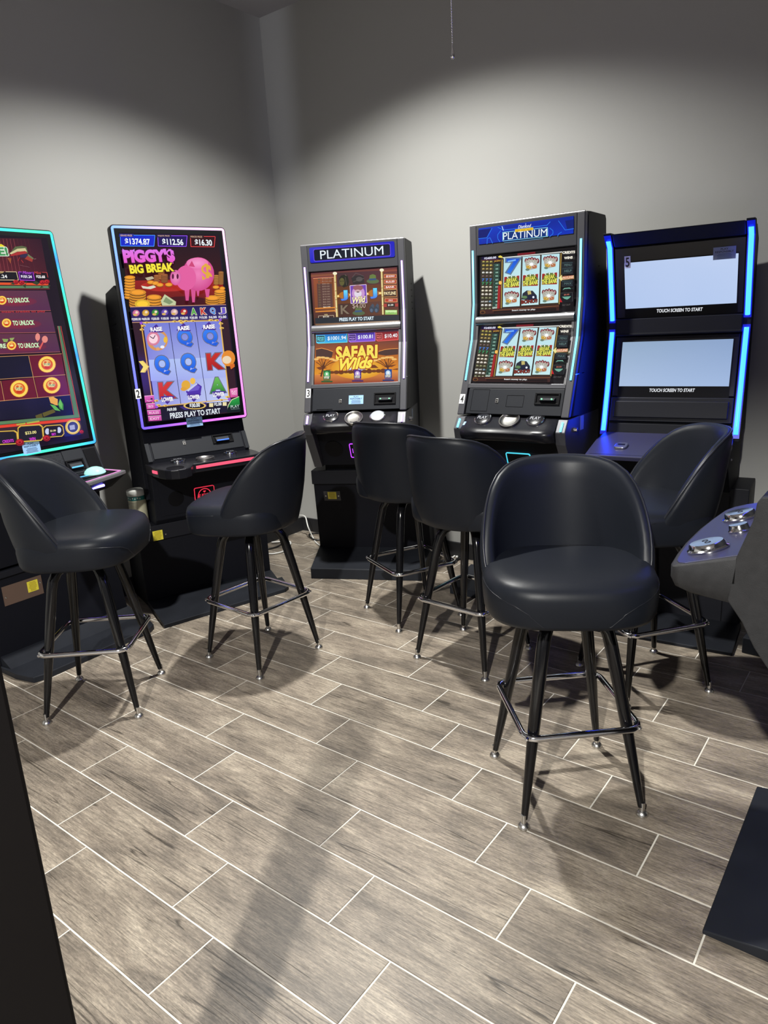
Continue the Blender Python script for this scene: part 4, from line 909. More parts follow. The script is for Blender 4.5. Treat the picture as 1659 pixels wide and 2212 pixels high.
# ---- machine 2
def stops2(u, v):
    t = max(0.0, min(1.0, (u+1)/2)); s2 = max(0.0, min(1.0, v))
    top = tuple((1-t)*a+t*b for a, b in zip((0.22, 0.46, 1.2), (1.3, 0.62, 0.95)))
    bot = tuple((1-t)*a+t*b for a, b in zip((0.16, 0.10, 1.15), (1.0, 0.20, 0.95)))
    return tuple(s2*a+(1-s2)*b for a, b in zip(top, bot))
def coin(a, x, y, rx, ry, c=(214, 140, 44)):
    a.ell(x, y+ry*0.35, rx, ry, tuple(int(q*0.55) for q in c), 14); a.ell(x, y, rx, ry, c, 14); a.ell(x, y, rx*0.72, ry*0.66, tuple(min(255, int(q*1.15)) for q in c), 14)
def stack(a, x, y, rx, n, dy, c=(214, 140, 44)):
    for i in range(n): coin(a, x, y-i*dy, rx, rx*0.36, c)
def art2(a, F):
    a.crop = (230, 490, 1659/280); W = 0.272; H = F.H
    a.uvpoly([(-W, 0.04), (W, 0.04), (W, H-0.04), (-W, H-0.04)], (24, 16, 34))
    a.poly([(170, 80), (1425, 100), (1520, 1000), (290, 1025)], [(26, 12, 24), (24, 10, 22), (70, 22, 22), (74, 24, 22)])
    for (x0, x1, y0, y1, c, d, lbl, t2, tx0, tx1) in ((175, 618, 105, 250, (20, 40, 200), (70, 150, 255), 'GRAND PRIZE', '$1374.87', 238, 552), (655, 1030, 112, 252, (30, 16, 90), (150, 80, 255), 'MAJOR PRIZE', '$112.56', 715, 978), (1072, 1388, 122, 258, (50, 8, 16), (230, 70, 70), 'MINOR PRIZE', '$16.30', 1132, 1346)):
        a.poly([(x0, y0), (x1, y0+4), (x1-12, y1), (x0+8, y1-4)], c); a.line([(x0+14, y0+2), (x1, y0+4), (x1-12, y1), (x0+6, y1-4), (x0, y0+20)], 8, d)
        a.poly([(x0-14, y0-16), (x0+175, y0-12), (x0+165, y0+28), (x0-18, y0+24)], tuple(int(q*0.6)+20 for q in c)); a.text(lbl, (x0, y0+5), (x0+152, y0+8), 22, (235, 190, 160), 0.01, shear=0.2)
        a.text(t2, (tx0, (y0+y1)/2+14), (tx1, (y0+y1)/2+22), 82, (240, 248, 255), 0.03)
    # red table, coins, notes, a plain pink money bank
    a.poly([(345, 690), (1480, 660), (1515, 1000), (290, 1025)], [(150, 32, 28), (168, 40, 36), (84, 20, 20), (90, 26, 20)]); a.ell(1000, 960, 320, 70, (70, 16, 24)); a.ell(760, 760, 330, 70, (180, 44, 36))
    stack(a, 295, 900, 70, 8, 36); stack(a, 395, 1000, 108, 6, 32); stack(a, 605, 1010, 95, 4, 36); coin(a, 455, 990, 100, 58, (222, 180, 50))
    a.poly([(440, 755), (520, 770), (600, 750), (630, 775), (560, 800), (460, 790)], (220, 220, 200)); a.poly([(490, 655), (580, 635), (610, 665), (520, 690)], (190, 180, 150)); a.poly([(690, 950), (740, 865), (885, 960), (880, 1005), (710, 1010)], (196, 204, 160)); a.poly([(720, 960), (755, 900), (850, 965), (800, 995)], (130, 150, 110))
    stack(a, 640, 690, 42, 4, 20, (150, 90, 50)); stack(a, 695, 660, 42, 7, 20, (160, 96, 50)); stack(a, 735, 700, 45, 5, 20, (140, 84, 46))
    for x, y in ((560, 712), (620, 725), (675, 745), (790, 742)): coin(a, x, y, 46, 24)
    stack(a, 1395, 730, 34, 6, 20, (160, 110, 50)); stack(a, 1455, 730, 34, 9, 18, (150, 100, 50)); coin(a, 1390, 775, 42, 22); coin(a, 1470, 790, 36, 22); stack(a, 1440, 960, 72, 6, 26); stack(a, 1345, 965, 92, 3, 26)
    pk = (226, 96, 160)
    for x0, x1, y1 in ((985, 1052, 948), (1068, 1130, 970), (1245, 1310, 905), (1135, 1180, 890)): a.poly([(x0, 800), (x1, 800), (x1-12, y1), (x0+18, y1)], (214, 84, 146))
    a.ell(1160, 610, 205, 215, (240, 130, 186), 28, rim=(208, 72, 140)); a.ell(1005, 660, 130, 160, pk, 24); a.ell(1150, 470, 140, 70, (246, 160, 206), 20, rim=(236, 120, 180)); a.ell(875, 655, 72, 98, (240, 150, 196), 20, rim=(216, 90, 160)); a.ell(838, 640, 14, 34, (90, 20, 60)); a.ell(898, 640, 14, 34, (90, 20, 60)); a.poly([(1040, 510), (1080, 440), (1120, 520)], (206, 70, 120))
    a.text('$', (1215, 612), (1330, 612), 250, (226, 170, 60), 0.03)
    a.text("PIGGY'$", (215, 395), (850, 380), 165, (225, 120, 235), 0.06, edge=(70, 16, 60), efat=0.10, col2=(236, 90, 200)); a.poly([(200, 330), (192, 285), (232, 310)], (210, 130, 240)); a.poly([(320, 305), (348, 290), (350, 340)], (210, 130, 240))
    a.text('BIG BREAK', (290, 550), (835, 520), 98, (245, 230, 60), 0.05, edge=(60, 16, 20), efat=0.10)
    # pay line of symbols
    a.poly([(290, 1030), (1515, 995), (1540, 1185), (318, 1228)], [(34, 24, 84), (30, 26, 90), (52, 40, 112), (50, 36, 104)]); a.line([(290, 1030), (1515, 1000)], 9, (200, 150, 120)); a.line([(318, 1228), (1540, 1188)], 10, (190, 140, 110))
    for i, (t2, c) in enumerate((('$2000.00', (226, 120, 170)), ('$600.00', (226, 170, 60)), ('$200.00', (60, 150, 60)), ('$100.00', (110, 80, 190)), ('$40.00', (226, 180, 190)), ('$30.00', (190, 40, 50)), ('$20.00', (80, 170, 70)), ('$10.00', (200, 50, 44)), ('$4.00', (70, 140, 230)), ('$2.00', (110, 90, 200)))):
        x = 368+i*122; y = 1108-i*3.2
        if i < 6:
            a.ell(x, y, 46, 42, tuple(min(255, q+25) for q in c), 12, rim=tuple(int(q*0.8) for q in c)); a.ell(x+8, y-10, 18, 16, (240, 220, 200)); a.ell(x-12, y+22, 26, 14, (220, 180, 90))
        else: a.text('AKQJ'[i-6], (x-28, y), (x+30, y-2), 76, c, 0.04, edge=(235, 225, 200), efat=0.09)
        a.text(t2, (x-56 if i == 0 else x-48, y+82), (x+60 if i == 0 else x+50, y+78), 34, (238, 236, 240), 0.03)
    # reels
    a.crop = (270, 680, 1659/270)
    a.poly([(85, 120), (1350, 60), (1500, 1290), (300, 1400)], (52, 28, 40))
    a.poly([(225, 110), (1245, 85), (1370, 1150), (390, 1215)], [(118, 124, 214), (120, 126, 216), (196, 208, 246), (150, 150, 226)])
    a.poly([(300, 600), (1310, 560), (1340, 830), (330, 880)], [(176, 194, 244), (180, 196, 246), (170, 180, 240), (160, 170, 238)])
    a.line([(570, 110), (728, 1190)], 7, (24, 24, 60)); a.line([(915, 100), (1068, 1145)], 7, (24, 24, 60))
    a.line([(200, 110), (225, 280), (360, 1200)], 16, (214, 160, 70)); a.line([(1245, 85), (1370, 1140)], 16, (226, 180, 90)); a.line([(196, 112), (1250, 80)], 12, (224, 190, 110)); a.line([(390, 1220), (1370, 1120)], 12, (226, 180, 90))
    for x, y in ((230, 150), (270, 108), (210, 200), (640, 92), (720, 85), (790, 88), (880, 85), (1120, 72), (1200, 78), (1255, 120), (1265, 180), (430, 1200), (520, 1205), (1260, 1130), (1340, 1090), (740, 110), (400, 1140)): a.ell(x, y, 30, 14, (238, 200, 100)); a.ell(x+8, y+4, 14, 7, (150, 100, 40))
    for x, y in ((200, 115), (1245, 72), (405, 1222), (1365, 1120)): a.ell(x, y, 20, 20, (150, 80, 210))
    def badge(x, y, t2, up):
        s2 = -1 if up else 1
        a.poly([(x-98, y+s2*-30), (x-60, y+s2*10), (x, y+s2*66), (x+60, y+s2*6), (x+98, y+s2*-36), (x+60, y+s2*-44), (x-60, y+s2*-40)], (70, 40, 150)); a.text(t2, (x-74, y+6), (x+74, y-4), 50, (250, 248, 255), 0.05, edge=(40, 20, 90), efat=0.08)
    def letter(t2, x, y, hgt, c, c2): a.text(t2, (x-82, y+4), (x+88, y-6), hgt, c, 0.05, edge=(110, 110, 130), efat=0.09, col2=c2)
    a.ell(415, 340, 138, 140, (214, 150, 90), 22); a.ell(430, 345, 100, 105, (150, 160, 220), 20); a.ell(360, 320, 88, 92, (236, 170, 190), 20, rim=(214, 120, 150)); a.ell(360, 320, 60, 64, (250, 215, 225)); a.line([(360, 320), (315, 290)], 10, (50, 20, 60)); a.line([(360, 320), (385, 275)], 10, (50, 20, 60)); a.ell(520, 335, 26, 40, (236, 190, 60)); a.ell(480, 430, 28, 20, (240, 240, 250)); a.ell(420, 455, 24, 22, (230, 170, 110))
    letter('Q', 775, 315, 205, (60, 130, 245), (30, 90, 220)); letter('Q', 1110, 305, 205, (60, 130, 245), (30, 90, 220)); letter('Q', 475, 672, 225, (60, 130, 245), (30, 90, 220)); letter('Q', 822, 645, 225, (60, 130, 245), (30, 90, 220))
    letter('K', 1165, 622, 190, (200, 50, 44), (170, 30, 34)); letter('K', 530, 1005, 190, (214, 60, 50), (190, 40, 40)); letter('A', 1205, 935, 180, (110, 190, 90), (40, 130, 50))
    a.ell(790, 935, 60, 66, (226, 170, 60), 14); a.ell(880, 880, 36, 44, (240, 190, 80), 12); a.ell(760, 985, 40, 26, (220, 160, 60)); a.poly([(790, 1020), (930, 900), (1000, 950), (985, 1050), (900, 1100), (820, 1070)], (80, 50, 170)); a.poly([(830, 1020), (930, 925), (975, 955), (955, 1000)], (110, 90, 200)); a.poly([(800, 1000), (930, 905), (945, 920), (820, 1020)], (200, 205, 235))
    badge(398, 195, 'RAISE', True); badge(760, 180, 'RAISE', True); badge(1095, 162, 'RAISE', True); badge(545, 1120, 'LOWER', False); badge(895, 1090, 'LOWER', False); badge(1222, 1055, 'LOWER', False)
    a.poly([(165, 620), (225, 612), (302, 690), (250, 768), (185, 765), (225, 692)], (246, 220, 80)); a.line([(225, 615), (302, 690), (240, 765)], 8, (200, 150, 40))
    a.ell(1350, 580, 90, 105, (228, 140, 50), 18); a.ell(1330, 600, 60, 52, (236, 214, 180), 16); a.poly([(1365, 660), (1430, 650), (1435, 690), (1385, 725)], (216, 110, 40))
    for x0, y0, x1, y1, t2 in ((240, 1078, 365, 1165, ''), (262, 1180, 378, 1255, 'SPIN ON'), (275, 1270, 452, 1330, 'RULES'), (288, 1345, 462, 1410, 'EXIT')):
        a.poly([(x0, y0), (x1, y0-10), (x1+8, y1-10), (x0+10, y1)], [(226, 110, 190), (220, 100, 190), (190, 60, 150), (200, 70, 160)]); a.line([(x0, y0), (x1, y0-10)], 7, (245, 190, 225))
        if t2: a.text(t2, (x0+30, (y0+y1)/2+2), (x1-22, (y0+y1)/2-6), (y1-y0)*0.5, (245, 215, 235), 0.01)
    a.line([(270, 1135), (300, 1145), (340, 1130)], 6, (245, 215, 235)); a.rect(322, 1105, 348, 1128, (60, 20, 70))
    a.poly([(1370, 985), (1470, 965), (1475, 1085), (1375, 1100)], [(240, 130, 190), (236, 120, 190), (200, 70, 150), (210, 80, 150)]); a.text('PLAY', (1392, 1022), (1462, 1016), 30, (250, 225, 240), 0.01); a.text('MAX', (1398, 1052), (1464, 1046), 30, (250, 225, 240), 0.01)
    a.poly([(1330, 1290), (1340, 1210), (1390, 1130), (1492, 1085), (1512, 1280)], [(10, 40, 30), (20, 100, 50), (40, 160, 70), (40, 160, 70), (6, 30, 26)]); a.line([(1335, 1290), (1345, 1205), (1392, 1128), (1490, 1085)], 9, (220, 220, 180)); a.poly([(1340, 1230), (1505, 1190), (1512, 1285), (1330, 1300)], (16, 26, 30)); a.text('PLAY', (1380, 1222), (1494, 1208), 40, (200, 225, 215), 0.0); a.line([(1382, 1254), (1496, 1244)], 9, (90, 110, 106))
    a.poly([(460, 1230), (1340, 1150), (1335, 1290), (470, 1395)], (26, 22, 44)); a.poly([(700, 1220), (1060, 1160), (1065, 1215), (770, 1262)], (60, 44, 120)); a.ell(905, 1205, 150, 48, (226, 190, 100), 20); a.ell(905, 1205, 126, 36, (22, 14, 34), 20)
    a.text('$30.00', (838, 1208), (972, 1198), 56, (245, 250, 255), 0.03); a.text('$69.00', (540, 1262), (662, 1252), 44, (235, 240, 245), 0.03); a.text('$2.00', (1162, 1192), (1258, 1184), 44, (245, 250, 255), 0.03); a.rect(1095, 1172, 1148, 1222, (236, 222, 170)); a.rect(1274, 1158, 1326, 1206, (236, 222, 170))
    a.text('PRESS PLAY TO START', (580, 1340), (1242, 1272), 68, (226, 232, 240), 0.03)
F2 = Vector(on_z(492, 1315)); a2 = R_(71)
o2 = F2+Vector((math.cos(a2), math.sin(a2), 0))*0.044; loc2 = (o2.x, o2.y, 0)
m2, FM = tall_machine(loc2, 71, 'black slot machine numbered 2, one tall screen framed in blue and pink light', 0.330, 0.280, 2.094, 1.030, 0.314, stops2, art2, 1.80)
number_sticker(FM, px_rect(FM, 291.5, 840, 303.5, 861.5), '2', m2, n0=0.004)
play_sticker(FM, px_rect(FM, 402, 900.5, 437, 921), m2, n0=0.004)
# foot plate, stand with its drawer band
MB().hexa([(-0.420, -0.036, 0), (0.330, 0.012, 0), (0.40, 0.36, 0), (-0.394, 0.36, 0), (-0.420, -0.036, 0.022), (0.330, 0.012, 0.022), (0.40, 0.36, 0.034), (-0.394, 0.36, 0.034)]).build('platform', M['plat'], m2, bevel=0.003)
MB().hexa([(0.33, 0.012, 0), (0.366, 0.04, 0), (0.40, 0.20, 0), (0.36, 0.20, 0), (0.33, 0.012, 0.022), (0.366, 0.04, 0.022), (0.40, 0.20, 0.029), (0.36, 0.20, 0.029)]).build('platform_corner', M['plat'], m2, bevel=0.003)
MB().box(-0.394, 0.394, 0.352, 0.68, 0.0, 0.40).build('stand', M['cabdark'], m2, bevel=0.004)
MB().box(-0.394, 0.394, 0.338, 0.69, 0.385, 0.476).build('stand_band', M['cab'], m2, bevel=0.004)
FB2 = Face(loc2, a2, (0, 0.338, 0.385), (0, 0.338, 0.476))
ys = yellow_sticker(FB2, px_rect(FB2, 330, 1146, 352, 1167), m2)
for q in ((321.5, 1161), (358, 1154)): screw(FB2, *FB2.uv(*q), m2, 0.005)
MB().box(0.10, 0.26, 0.3495, 0.353, 0.285, 0.325).build('stand_handle', M['void'], m2)
# lower body, speaker, lit logo plate
MB().prism_x([(0.300, 0.80), (0.318, 0.505), (0.345, 0.476), (0.64, 0.476), (0.64, 0.80)], -0.288, 0.288).build('lower_body', M['cabdark'], m2, bevel=0.003)
FL2 = Face(loc2, a2, (0, 0.318, 0.505), (0, 0.300, 0.80))
mb = MB(); FL2.box(mb, -0.255, 0.02, 0.255, 0.285, 0, 0.003); dr = mb.build('lower_door', M['cabdark'], m2, bevel=0.001)
u, v = FL2.uv(380, 1077); disc_on(FL2, u, v, [(0.002, 0.0045), (0.04, 0.0045), (0.046, 0.0035), (0.046, 0.0), (0.002, 0.0)], 28).build('speaker_grille', M['void'], m2, smooth=True)
q = px_rect(FL2, 419, 1050, 463, 1086); mb = MB(); FL2.slab(mb, rrect(q[0], q[1], q[2], q[3], 0.010), 0.002, 0.008); lp = mb.build('logo_plate', M['void'], m2)
mb = MB(); FL2.ring(mb, rrect(q[0], q[1], q[2], q[3], 0.010), rrect(q[0]+.0035, q[1]+.0035, q[2]-.0035, q[3]-.0035, 0.007), 0.004, 0.0105); mb.build('logo_border', M['led_redlogo'], lp)
cu_, cv_ = (q[0]+q[2])/2, (q[1]+q[3])/2
circ = lambda r: [(cu_+r*math.cos(2*math.pi*i/28), cv_+r*math.sin(2*math.pi*i/28)) for i in range(28)]
mb = MB(); FL2.ring(mb, circ(0.040), circ(0.0355), 0.006, 0.0095); mb.build('logo_circle', M['led_redlogo'], lp)
gs = glyphs('FUSION', 0.02, 0.3); mb = MB(); mb.add([FL2.pt(cu_+0.092*((x-gs[2])/(gs[3]-gs[2])-0.5), cv_+((y-gs[4])/(gs[5]-gs[4])-0.5)*0.022-0.002, 0.0100) for x, y in gs[0]], gs[1]); mb.build('logo_lettering', M['led_redlogo'], lp)
mb = MB(); mb.add([FL2.pt(cu_+x, cv_+y, 0.0098) for x, y in ((-0.007, 0.026), (0.007, 0.026), (0.009, 0.022), (0, 0.014), (-0.009, 0.022))], [(0, 1, 2, 3, 4)]); mb.build('logo_diamond', M['led_redlogo'], lp)
# console panel
MB().prism_x([(0.330, 1.03), (0.316, 0.955), (0.272, 0.860), (0.272, 0.80), (0.60, 0.80), (0.60, 1.03)], -0.300, 0.300).build('console_body', M['cabdark'], m2, bevel=0.003)
FC2 = Face(loc2, a2, (0, 0.272, 0.862), (0, 0.316, 0.955))
mb = MB(); FC2.box(mb, -0.265, 0.002, 0.268, FC2.H-0.002, 0, 0.004); cp = mb.build('console_panel', M['panel'], m2, bevel=0.002)
usb_port(FC2, *FC2.uv(397.5, 957.5), m2, n0=0.004)
bill_acceptor(FC2, px_rect(FC2, 457, 938, 503, 957), m2, M['led_bill'], n0=0.004, slotpart=(0.12, 0.1, 0.8, 0.75))
for a_, b_ in ((-0.30, -0.275), (0.275, 0.30)):
    mb = MB(); FC2.box(mb, a_, -0.01, b_, FC2.H-0.004, 0.0, 0.006); mb.build('console_side', M['panel'], m2, bevel=0.002)
# deck with cup holder and lit edge
zd = 0.842
deck = [(-0.312, 0.30), (-0.312, 0.165), (-0.302, 0.10), (-0.285, 0.035), (-0.262, 0.003), (-0.225, -0.016), (-0.185, -0.014), (-0.15, 0.01), (-0.128, 0.05), (-0.11, 0.085), (0.255, 0.085), (0.285, 0.10), (0.305, 0.14), (0.312, 0.20), (0.312, 0.30)]
MB().prism_z(deck, zd-0.052, zd).build('deck', M['deck'], m2, bevel=0.005, seg=3)
FDk = Face(loc2, a2, (0, 0.0, zd+0.0002), (0, 0.30, zd+0.0002))
play_button(FDk, *FDk.uv(385, 997.5), m2, r=0.042); dish(FDk, *FDk.uv(443.5, 992), m2, 0.050, 0.050); play_button(FDk, *FDk.uv(498, 980.5), m2, r=0.040)
disc_on(FDk, -0.222, 0.056, [(0.004, 0.0006), (0.040, 0.0006), (0.043, 0.002), (0.046, 0.002), (0.047, 0.0), (0.004, 0.0)], 28).build('cup_holder', M['void'], m2, smooth=True)
MB().box(-0.098, 0.248, 0.0815, 0.086, zd-0.030, zd-0.013).build('light_strip', M['led_red'], m2, bevel=0.002)
MB().hexa([(-0.3125, 0.165, zd-0.030), (-0.3155, 0.165, zd-0.030), (-0.307, 0.108, zd-0.030), (-0.302, 0.108, zd-0.030), (-0.3125, 0.165, zd-0.014), (-0.3155, 0.165, zd-0.014), (-0.307, 0.108, zd-0.014), (-0.302, 0.108, zd-0.014)]).build('light_strip', M['led_red'], m2)

# ---- the machine cut by the left edge
def stops1(u, v):
    ph = (v*2.6+u*0.7) % 1.0
    k = abs(math.sin(math.pi*(v*2.3+(1-u)*0.6)))
    a, b = (0.05, 0.30, 1.15), (0.06, 1.0, 0.50)
    return tuple(x*(1-k)+y*k for x, y in zip(a, b))
def rose(a, x, y, r):
    a.ell(x, y, r, r*0.8, (150, 24, 36)); a.ell(x-r*0.1, y-r*0.1, r*0.65, r*0.5, (196, 40, 50)); a.ell(x, y, r*0.3, r*0.24, (120, 14, 26)); a.line([(x-r*.7, y+r*.2), (x, y+r*.6), (x+r*.7, y+r*.1)], r*0.12, (90, 10, 20))
def gold_coin(a, x, y, r, t2=None):
    a.ell(x, y, r*1.06, r*1.0, (206, 116, 30), 20); a.ell(x, y, r, r*0.95, (250, 215, 90), 20); a.ell(x, y, r*0.70, r*0.66, (222, 92, 30), 16); a.ell(x-r*.05, y-r*.12, r*0.5, r*0.42, (240, 190, 110), 14); a.ell(x, y+r*.35, r*0.34, r*0.18, (206, 60, 26)); a.ell(x-r*0.2, y-r*0.25, r*0.16, r*0.12, (226, 90, 30)); a.ell(x+r*0.25, y-r*0.2, r*0.14, r*0.16, (236, 130, 40)); a.ell(x+r*.02, y+r*0.02, r*0.36, r*0.2, (250, 226, 150))
    if t2: a.text(t2, (x-r*0.36, y), (x+r*0.36, y), r*0.30, (30, 130, 110), 0.03)
def art1(a, F):
    W = 0.272; H = F.H
    a.uvpoly([(-W, 0.036), (W, 0.036), (W, H-0.038), (-W, H-0.038)], (28, 18, 32))
    a.crop = (0, 490, 1147/140)
    a.poly([(-2000, 160), (720, 215), (830, 815), (-2000, 790)], [(110, 36, 44), (48, 22, 38), (70, 26, 40), (130, 50, 60)])
    for i in range(-9, 7): a.line([(110+i*62, 215), (215+i*66, 790)], 6, (150, 70, 76) if i < 3 else (88, 40, 50))
    a.poly([(170, 470), (260, 355), (380, 340), (460, 360), (490, 470), (420, 440), (300, 480)], (92, 104, 70)); a.poly([(160, 470), (300, 390), (440, 380), (470, 440), (300, 440), (190, 490)], (210, 200, 150)); a.poly([(170, 500), (300, 445), (440, 430), (480, 470), (330, 500), (190, 520)], (170, 50, 50)); a.poly([(345, 500), (480, 470), (485, 550), (350, 545)], (52, 44, 74)); a.poly([(485, 480), (590, 560), (570, 580), (485, 520)], (110, 120, 84)); a.poly([(480, 515), (575, 580), (560, 625), (430, 570)], (160, 60, 50)); a.line([(590, 575), (630, 570)], 8, (150, 110, 110)); a.poly([(118, 548), (195, 560), (180, 655)], (150, 80, 50)); a.line([(340, 540), (310, 610)], 9, (170, 50, 50)); a.line([(370, 590), (405, 640)], 9, (190, 60, 56)); a.line([(340, 680), (515, 720)], 6, (120, 80, 88))
    a.poly([(-600, 300), (20, 310), (120, 380), (140, 410), (60, 380), (-600, 360)], (236, 216, 50)); a.text('E!', (-30, 440), (118, 440), 130, (70, 150, 90), 0.04, edge=(226, 236, 220), efat=0.10)
    # jackpot boxes
    a.poly([(-1500, 800), (280, 800), (318, 945), (-1500, 935)], (26, 24, 32)); a.line([(-1500, 795), (60, 798)], 8, (240, 210, 150)); a.line([(90, 798), (280, 800), (318, 945), (-1500, 938)], 9, (240, 215, 170)); a.text('$1,651.24', (-260, 880), (116, 886), 66, (240, 240, 240), 0.02); a.text('Major', (-140, 815), (60, 815), 44, (240, 200, 120), 0.01, shear=0.3)
    a.poly([(318, 800), (575, 802), (605, 955), (345, 945)], (52, 20, 86)); a.line([(375, 802), (318, 800), (345, 945), (605, 955), (575, 802)], 10, (190, 70, 235)); a.text('Minor', (390, 812), (556, 815), 50, (206, 90, 245), 0.02, shear=0.3); a.text('$101.24', (362, 886), (552, 890), 52, (245, 240, 250), 0.03)
    a.poly([(590, 805), (820, 812), (835, 925), (612, 925)], (30, 18, 26)); a.line([(735, 808), (820, 812), (838, 900)], 7, (226, 80, 76)); a.text('Mini', (592, 815), (720, 820), 44, (226, 80, 76), 0.02, shear=0.3); a.text('$25.68', (632, 888), (785, 892), 52, (245, 240, 240), 0.03)
    # frame bands and roses
    a.poly([(-2400, 955), (840, 1000), (852, 1040), (-2400, 1005)], (226, 84, 44)); a.poly([(-2400, 1035), (850, 1050), (865, 1090), (-2400, 1095)], (92, 132, 96)); a.line([(-2400, 1105), (870, 1105)], 8, (150, 40, 50))
    for x, y in ((270, 980), (375, 990), (740, 985), (815, 975)): rose(a, x, y, 52)
    for p in ([(165, 1020), (220, 985), (250, 1030)], [(380, 1040), (450, 1010), (440, 1090)], [(560, 1000), (620, 960), (690, 1000), (640, 1035)], [(690, 1090), (720, 1045), (760, 1075)], [(420, 980), (470, 960), (450, 1010)], [(830, 1030), (880, 1040), (850, 1090)]): a.poly(p, (52, 66, 46))
    # unlock rows
    for (y0, y1, y0r, y1r, xr0, xr1) in ((1125, 1510, 1130, 1480, 800, 885), (1530, 1905, 1510, 1865, 890, 968), (1920, 2330, 1890, 2210, 975, 1050)):
        a.poly([(-2400, y0), (xr0, y0r), (xr1, y1r), (-2400, y1)], [(120, 44, 66), (88, 52, 74), (84, 44, 78), (128, 40, 62)]); a.line([(-2400, y1+6), (xr1, y1r+6)], 6, (206, 120, 110))
    a.text('Insert credits to play', (20, 1515), (785, 1502), 44, (196, 50, 60), 0.01)
    for (x, y, x0, x1) in ((20, 1305, 118, 495), (100, 1705, 212, 585), (188, 2105, 302, 672)):
        a.ell(x+200, y+20, 420, 92, (150, 34, 60), 22, rim=(104, 44, 70)); gold_coin(a, x, y, 80); a.text('TO UNLOCK', (x0, y+4), (x1, y-8), 76, (226, 250, 205), 0.03, edge=(30, 70, 50), efat=0.08)
    a.text('RE', (-10, 2115), (85, 2110), 72, (226, 250, 205), 0.03, edge=(30, 70, 50), efat=0.08); a.poly([(20, 1985), (130, 1990), (110, 2045), (50, 2045)], (140, 170, 90)); a.poly([(150, 1975), (240, 1965), (205, 2020), (170, 2020)], (150, 170, 96))
    a.ell(648, 1955, 42, 68, (230, 140, 130)); a.poly([(632, 2010), (664, 2010), (645, 2045)], (220, 110, 100)); a.ell(775, 1995, 52, 62, (230, 140, 130)); a.line([(745, 2040), (680, 2170)], 26, (222, 96, 90))
    # reels
    a.crop = (0, 740, 1659/200)
    a.line([(60, -300), (1060, -300)], 0.5, (90, 40, 60))
    a.poly([(-1600, 330), (490, 245), (570, 625), (-1600, 760)], (26, 24, 44)); a.poly([(500, 245), (1080, 205), (1145, 575), (585, 620)], (104, 26, 44)); a.poly([(-1600, 770), (0, 690), (60, 1060), (-1600, 1180)], (104, 26, 44)); a.poly([(12, 688), (575, 635), (645, 995), (66, 1060)], (104, 26, 44)); a.poly([(595, 630), (1150, 590), (1232, 940), (665, 995)], (104, 26, 46))
    for p in ([(-1600, 330), (1085, 205)], [(-1600, 770), (1150, 580)], [(-1600, 1190), (1235, 940)], [(492, 245), (660, 1000)], [(-6, 690), (62, 1070)]): a.line(p, 9, (206, 150, 96))
    gold_coin(a, 822, 395, 150, '$1.00'); gold_coin(a, 322, 830, 155, '$2.00'); gold_coin(a, 905, 770, 150, '$5.00')
    a.poly([(-1600, 1200), (1235, 945), (1310, 1300), (-1600, 1500)], [(26, 24, 44), (26, 26, 60), (20, 20, 44), (24, 22, 38)])
    a.poly([(610, 1310), (725, 1270), (745, 1345), (630, 1375)], (92, 84, 36)); a.poly([(735, 1265), (935, 1195), (970, 1250), (760, 1335)], (96, 88, 38)); a.poly([(850, 985), (930, 975), (1010, 1020), (1010, 1130), (960, 1120), (880, 1080)], (240, 180, 90))
    for i in range(5):
        a.line([(858+i*6, 1000+i*22), (1005, 1015+i*26)], 4, (210, 140, 60)); a.line([(880+i*28, 985+i*6), (900+i*24, 1090+i*8)], 4, (210, 140, 60))
    a.poly([(1050, 1010), (1110, 1110), (1110, 1215), (1045, 1190), (1015, 1110)], (70, 150, 60)); a.poly([(870, 1110), (960, 1130), (1060, 1230), (960, 1215)], (96, 180, 86)); a.poly([(1050, 1010), (1090, 1110), (1080, 1190), (1020, 1110)], (110, 190, 90))
    # right and lower frame
    a.poly([(1010, -290), (1045, -290), (1390, 1330), (1310, 1310)], (88, 126, 92)); a.line([(1005, -290), (1300, 1310)], 7, (206, 90, 90)); a.line([(1062, -290), (1400, 1340)], 10, (206, 70, 60))
    a.poly([(-1600, 1560), (1390, 1290), (1400, 1345), (-1600, 1620)], (92, 130, 88)); a.poly([(-1600, 1630), (1410, 1350), (1415, 1400), (-1600, 1680)], (226, 66, 44)); a.line([(270, 1475), (430, 1452)], 26, (176, 176, 70)); a.line([(455, 1448), (680, 1412)], 26, (176, 176, 70))
    a.poly([(-1600, 1690), (1415, 1400), (1470, 1640), (-1600, 1960)], (60, 34, 44)); a.poly([(1100, 1450), (1400, 1410), (1420, 1650), (1130, 1690)], (30, 34, 96))
    def pill(x0, y0, x1, y1, sl, c=(238, 214, 90)):
        p = [(x0, y0+40), (x0+50, y0), (x1-50, y0-sl*0.8), (x1, y0+40-sl), (x1+20, y1-50-sl), (x1-20, y1-sl), (x0+30, y1), (x0+6, y1-40)]
        cx = sum(q[0] for q in p)/8; cy = sum(q[1] for q in p)/8
        a.poly(p, c); a.poly([(cx+(x-cx)*0.97, cy+(y-cy)*0.93) for x, y in p], (190, 140, 50)); a.poly([(cx+(x-cx)*0.92, cy+(y-cy)*0.86) for x, y in p], (30, 28, 40))
    pill(-320, 1600, 285, 1850, 30); pill(288, 1490, 735, 1790, 30); pill(740, 1490, 1105, 1710, 25)
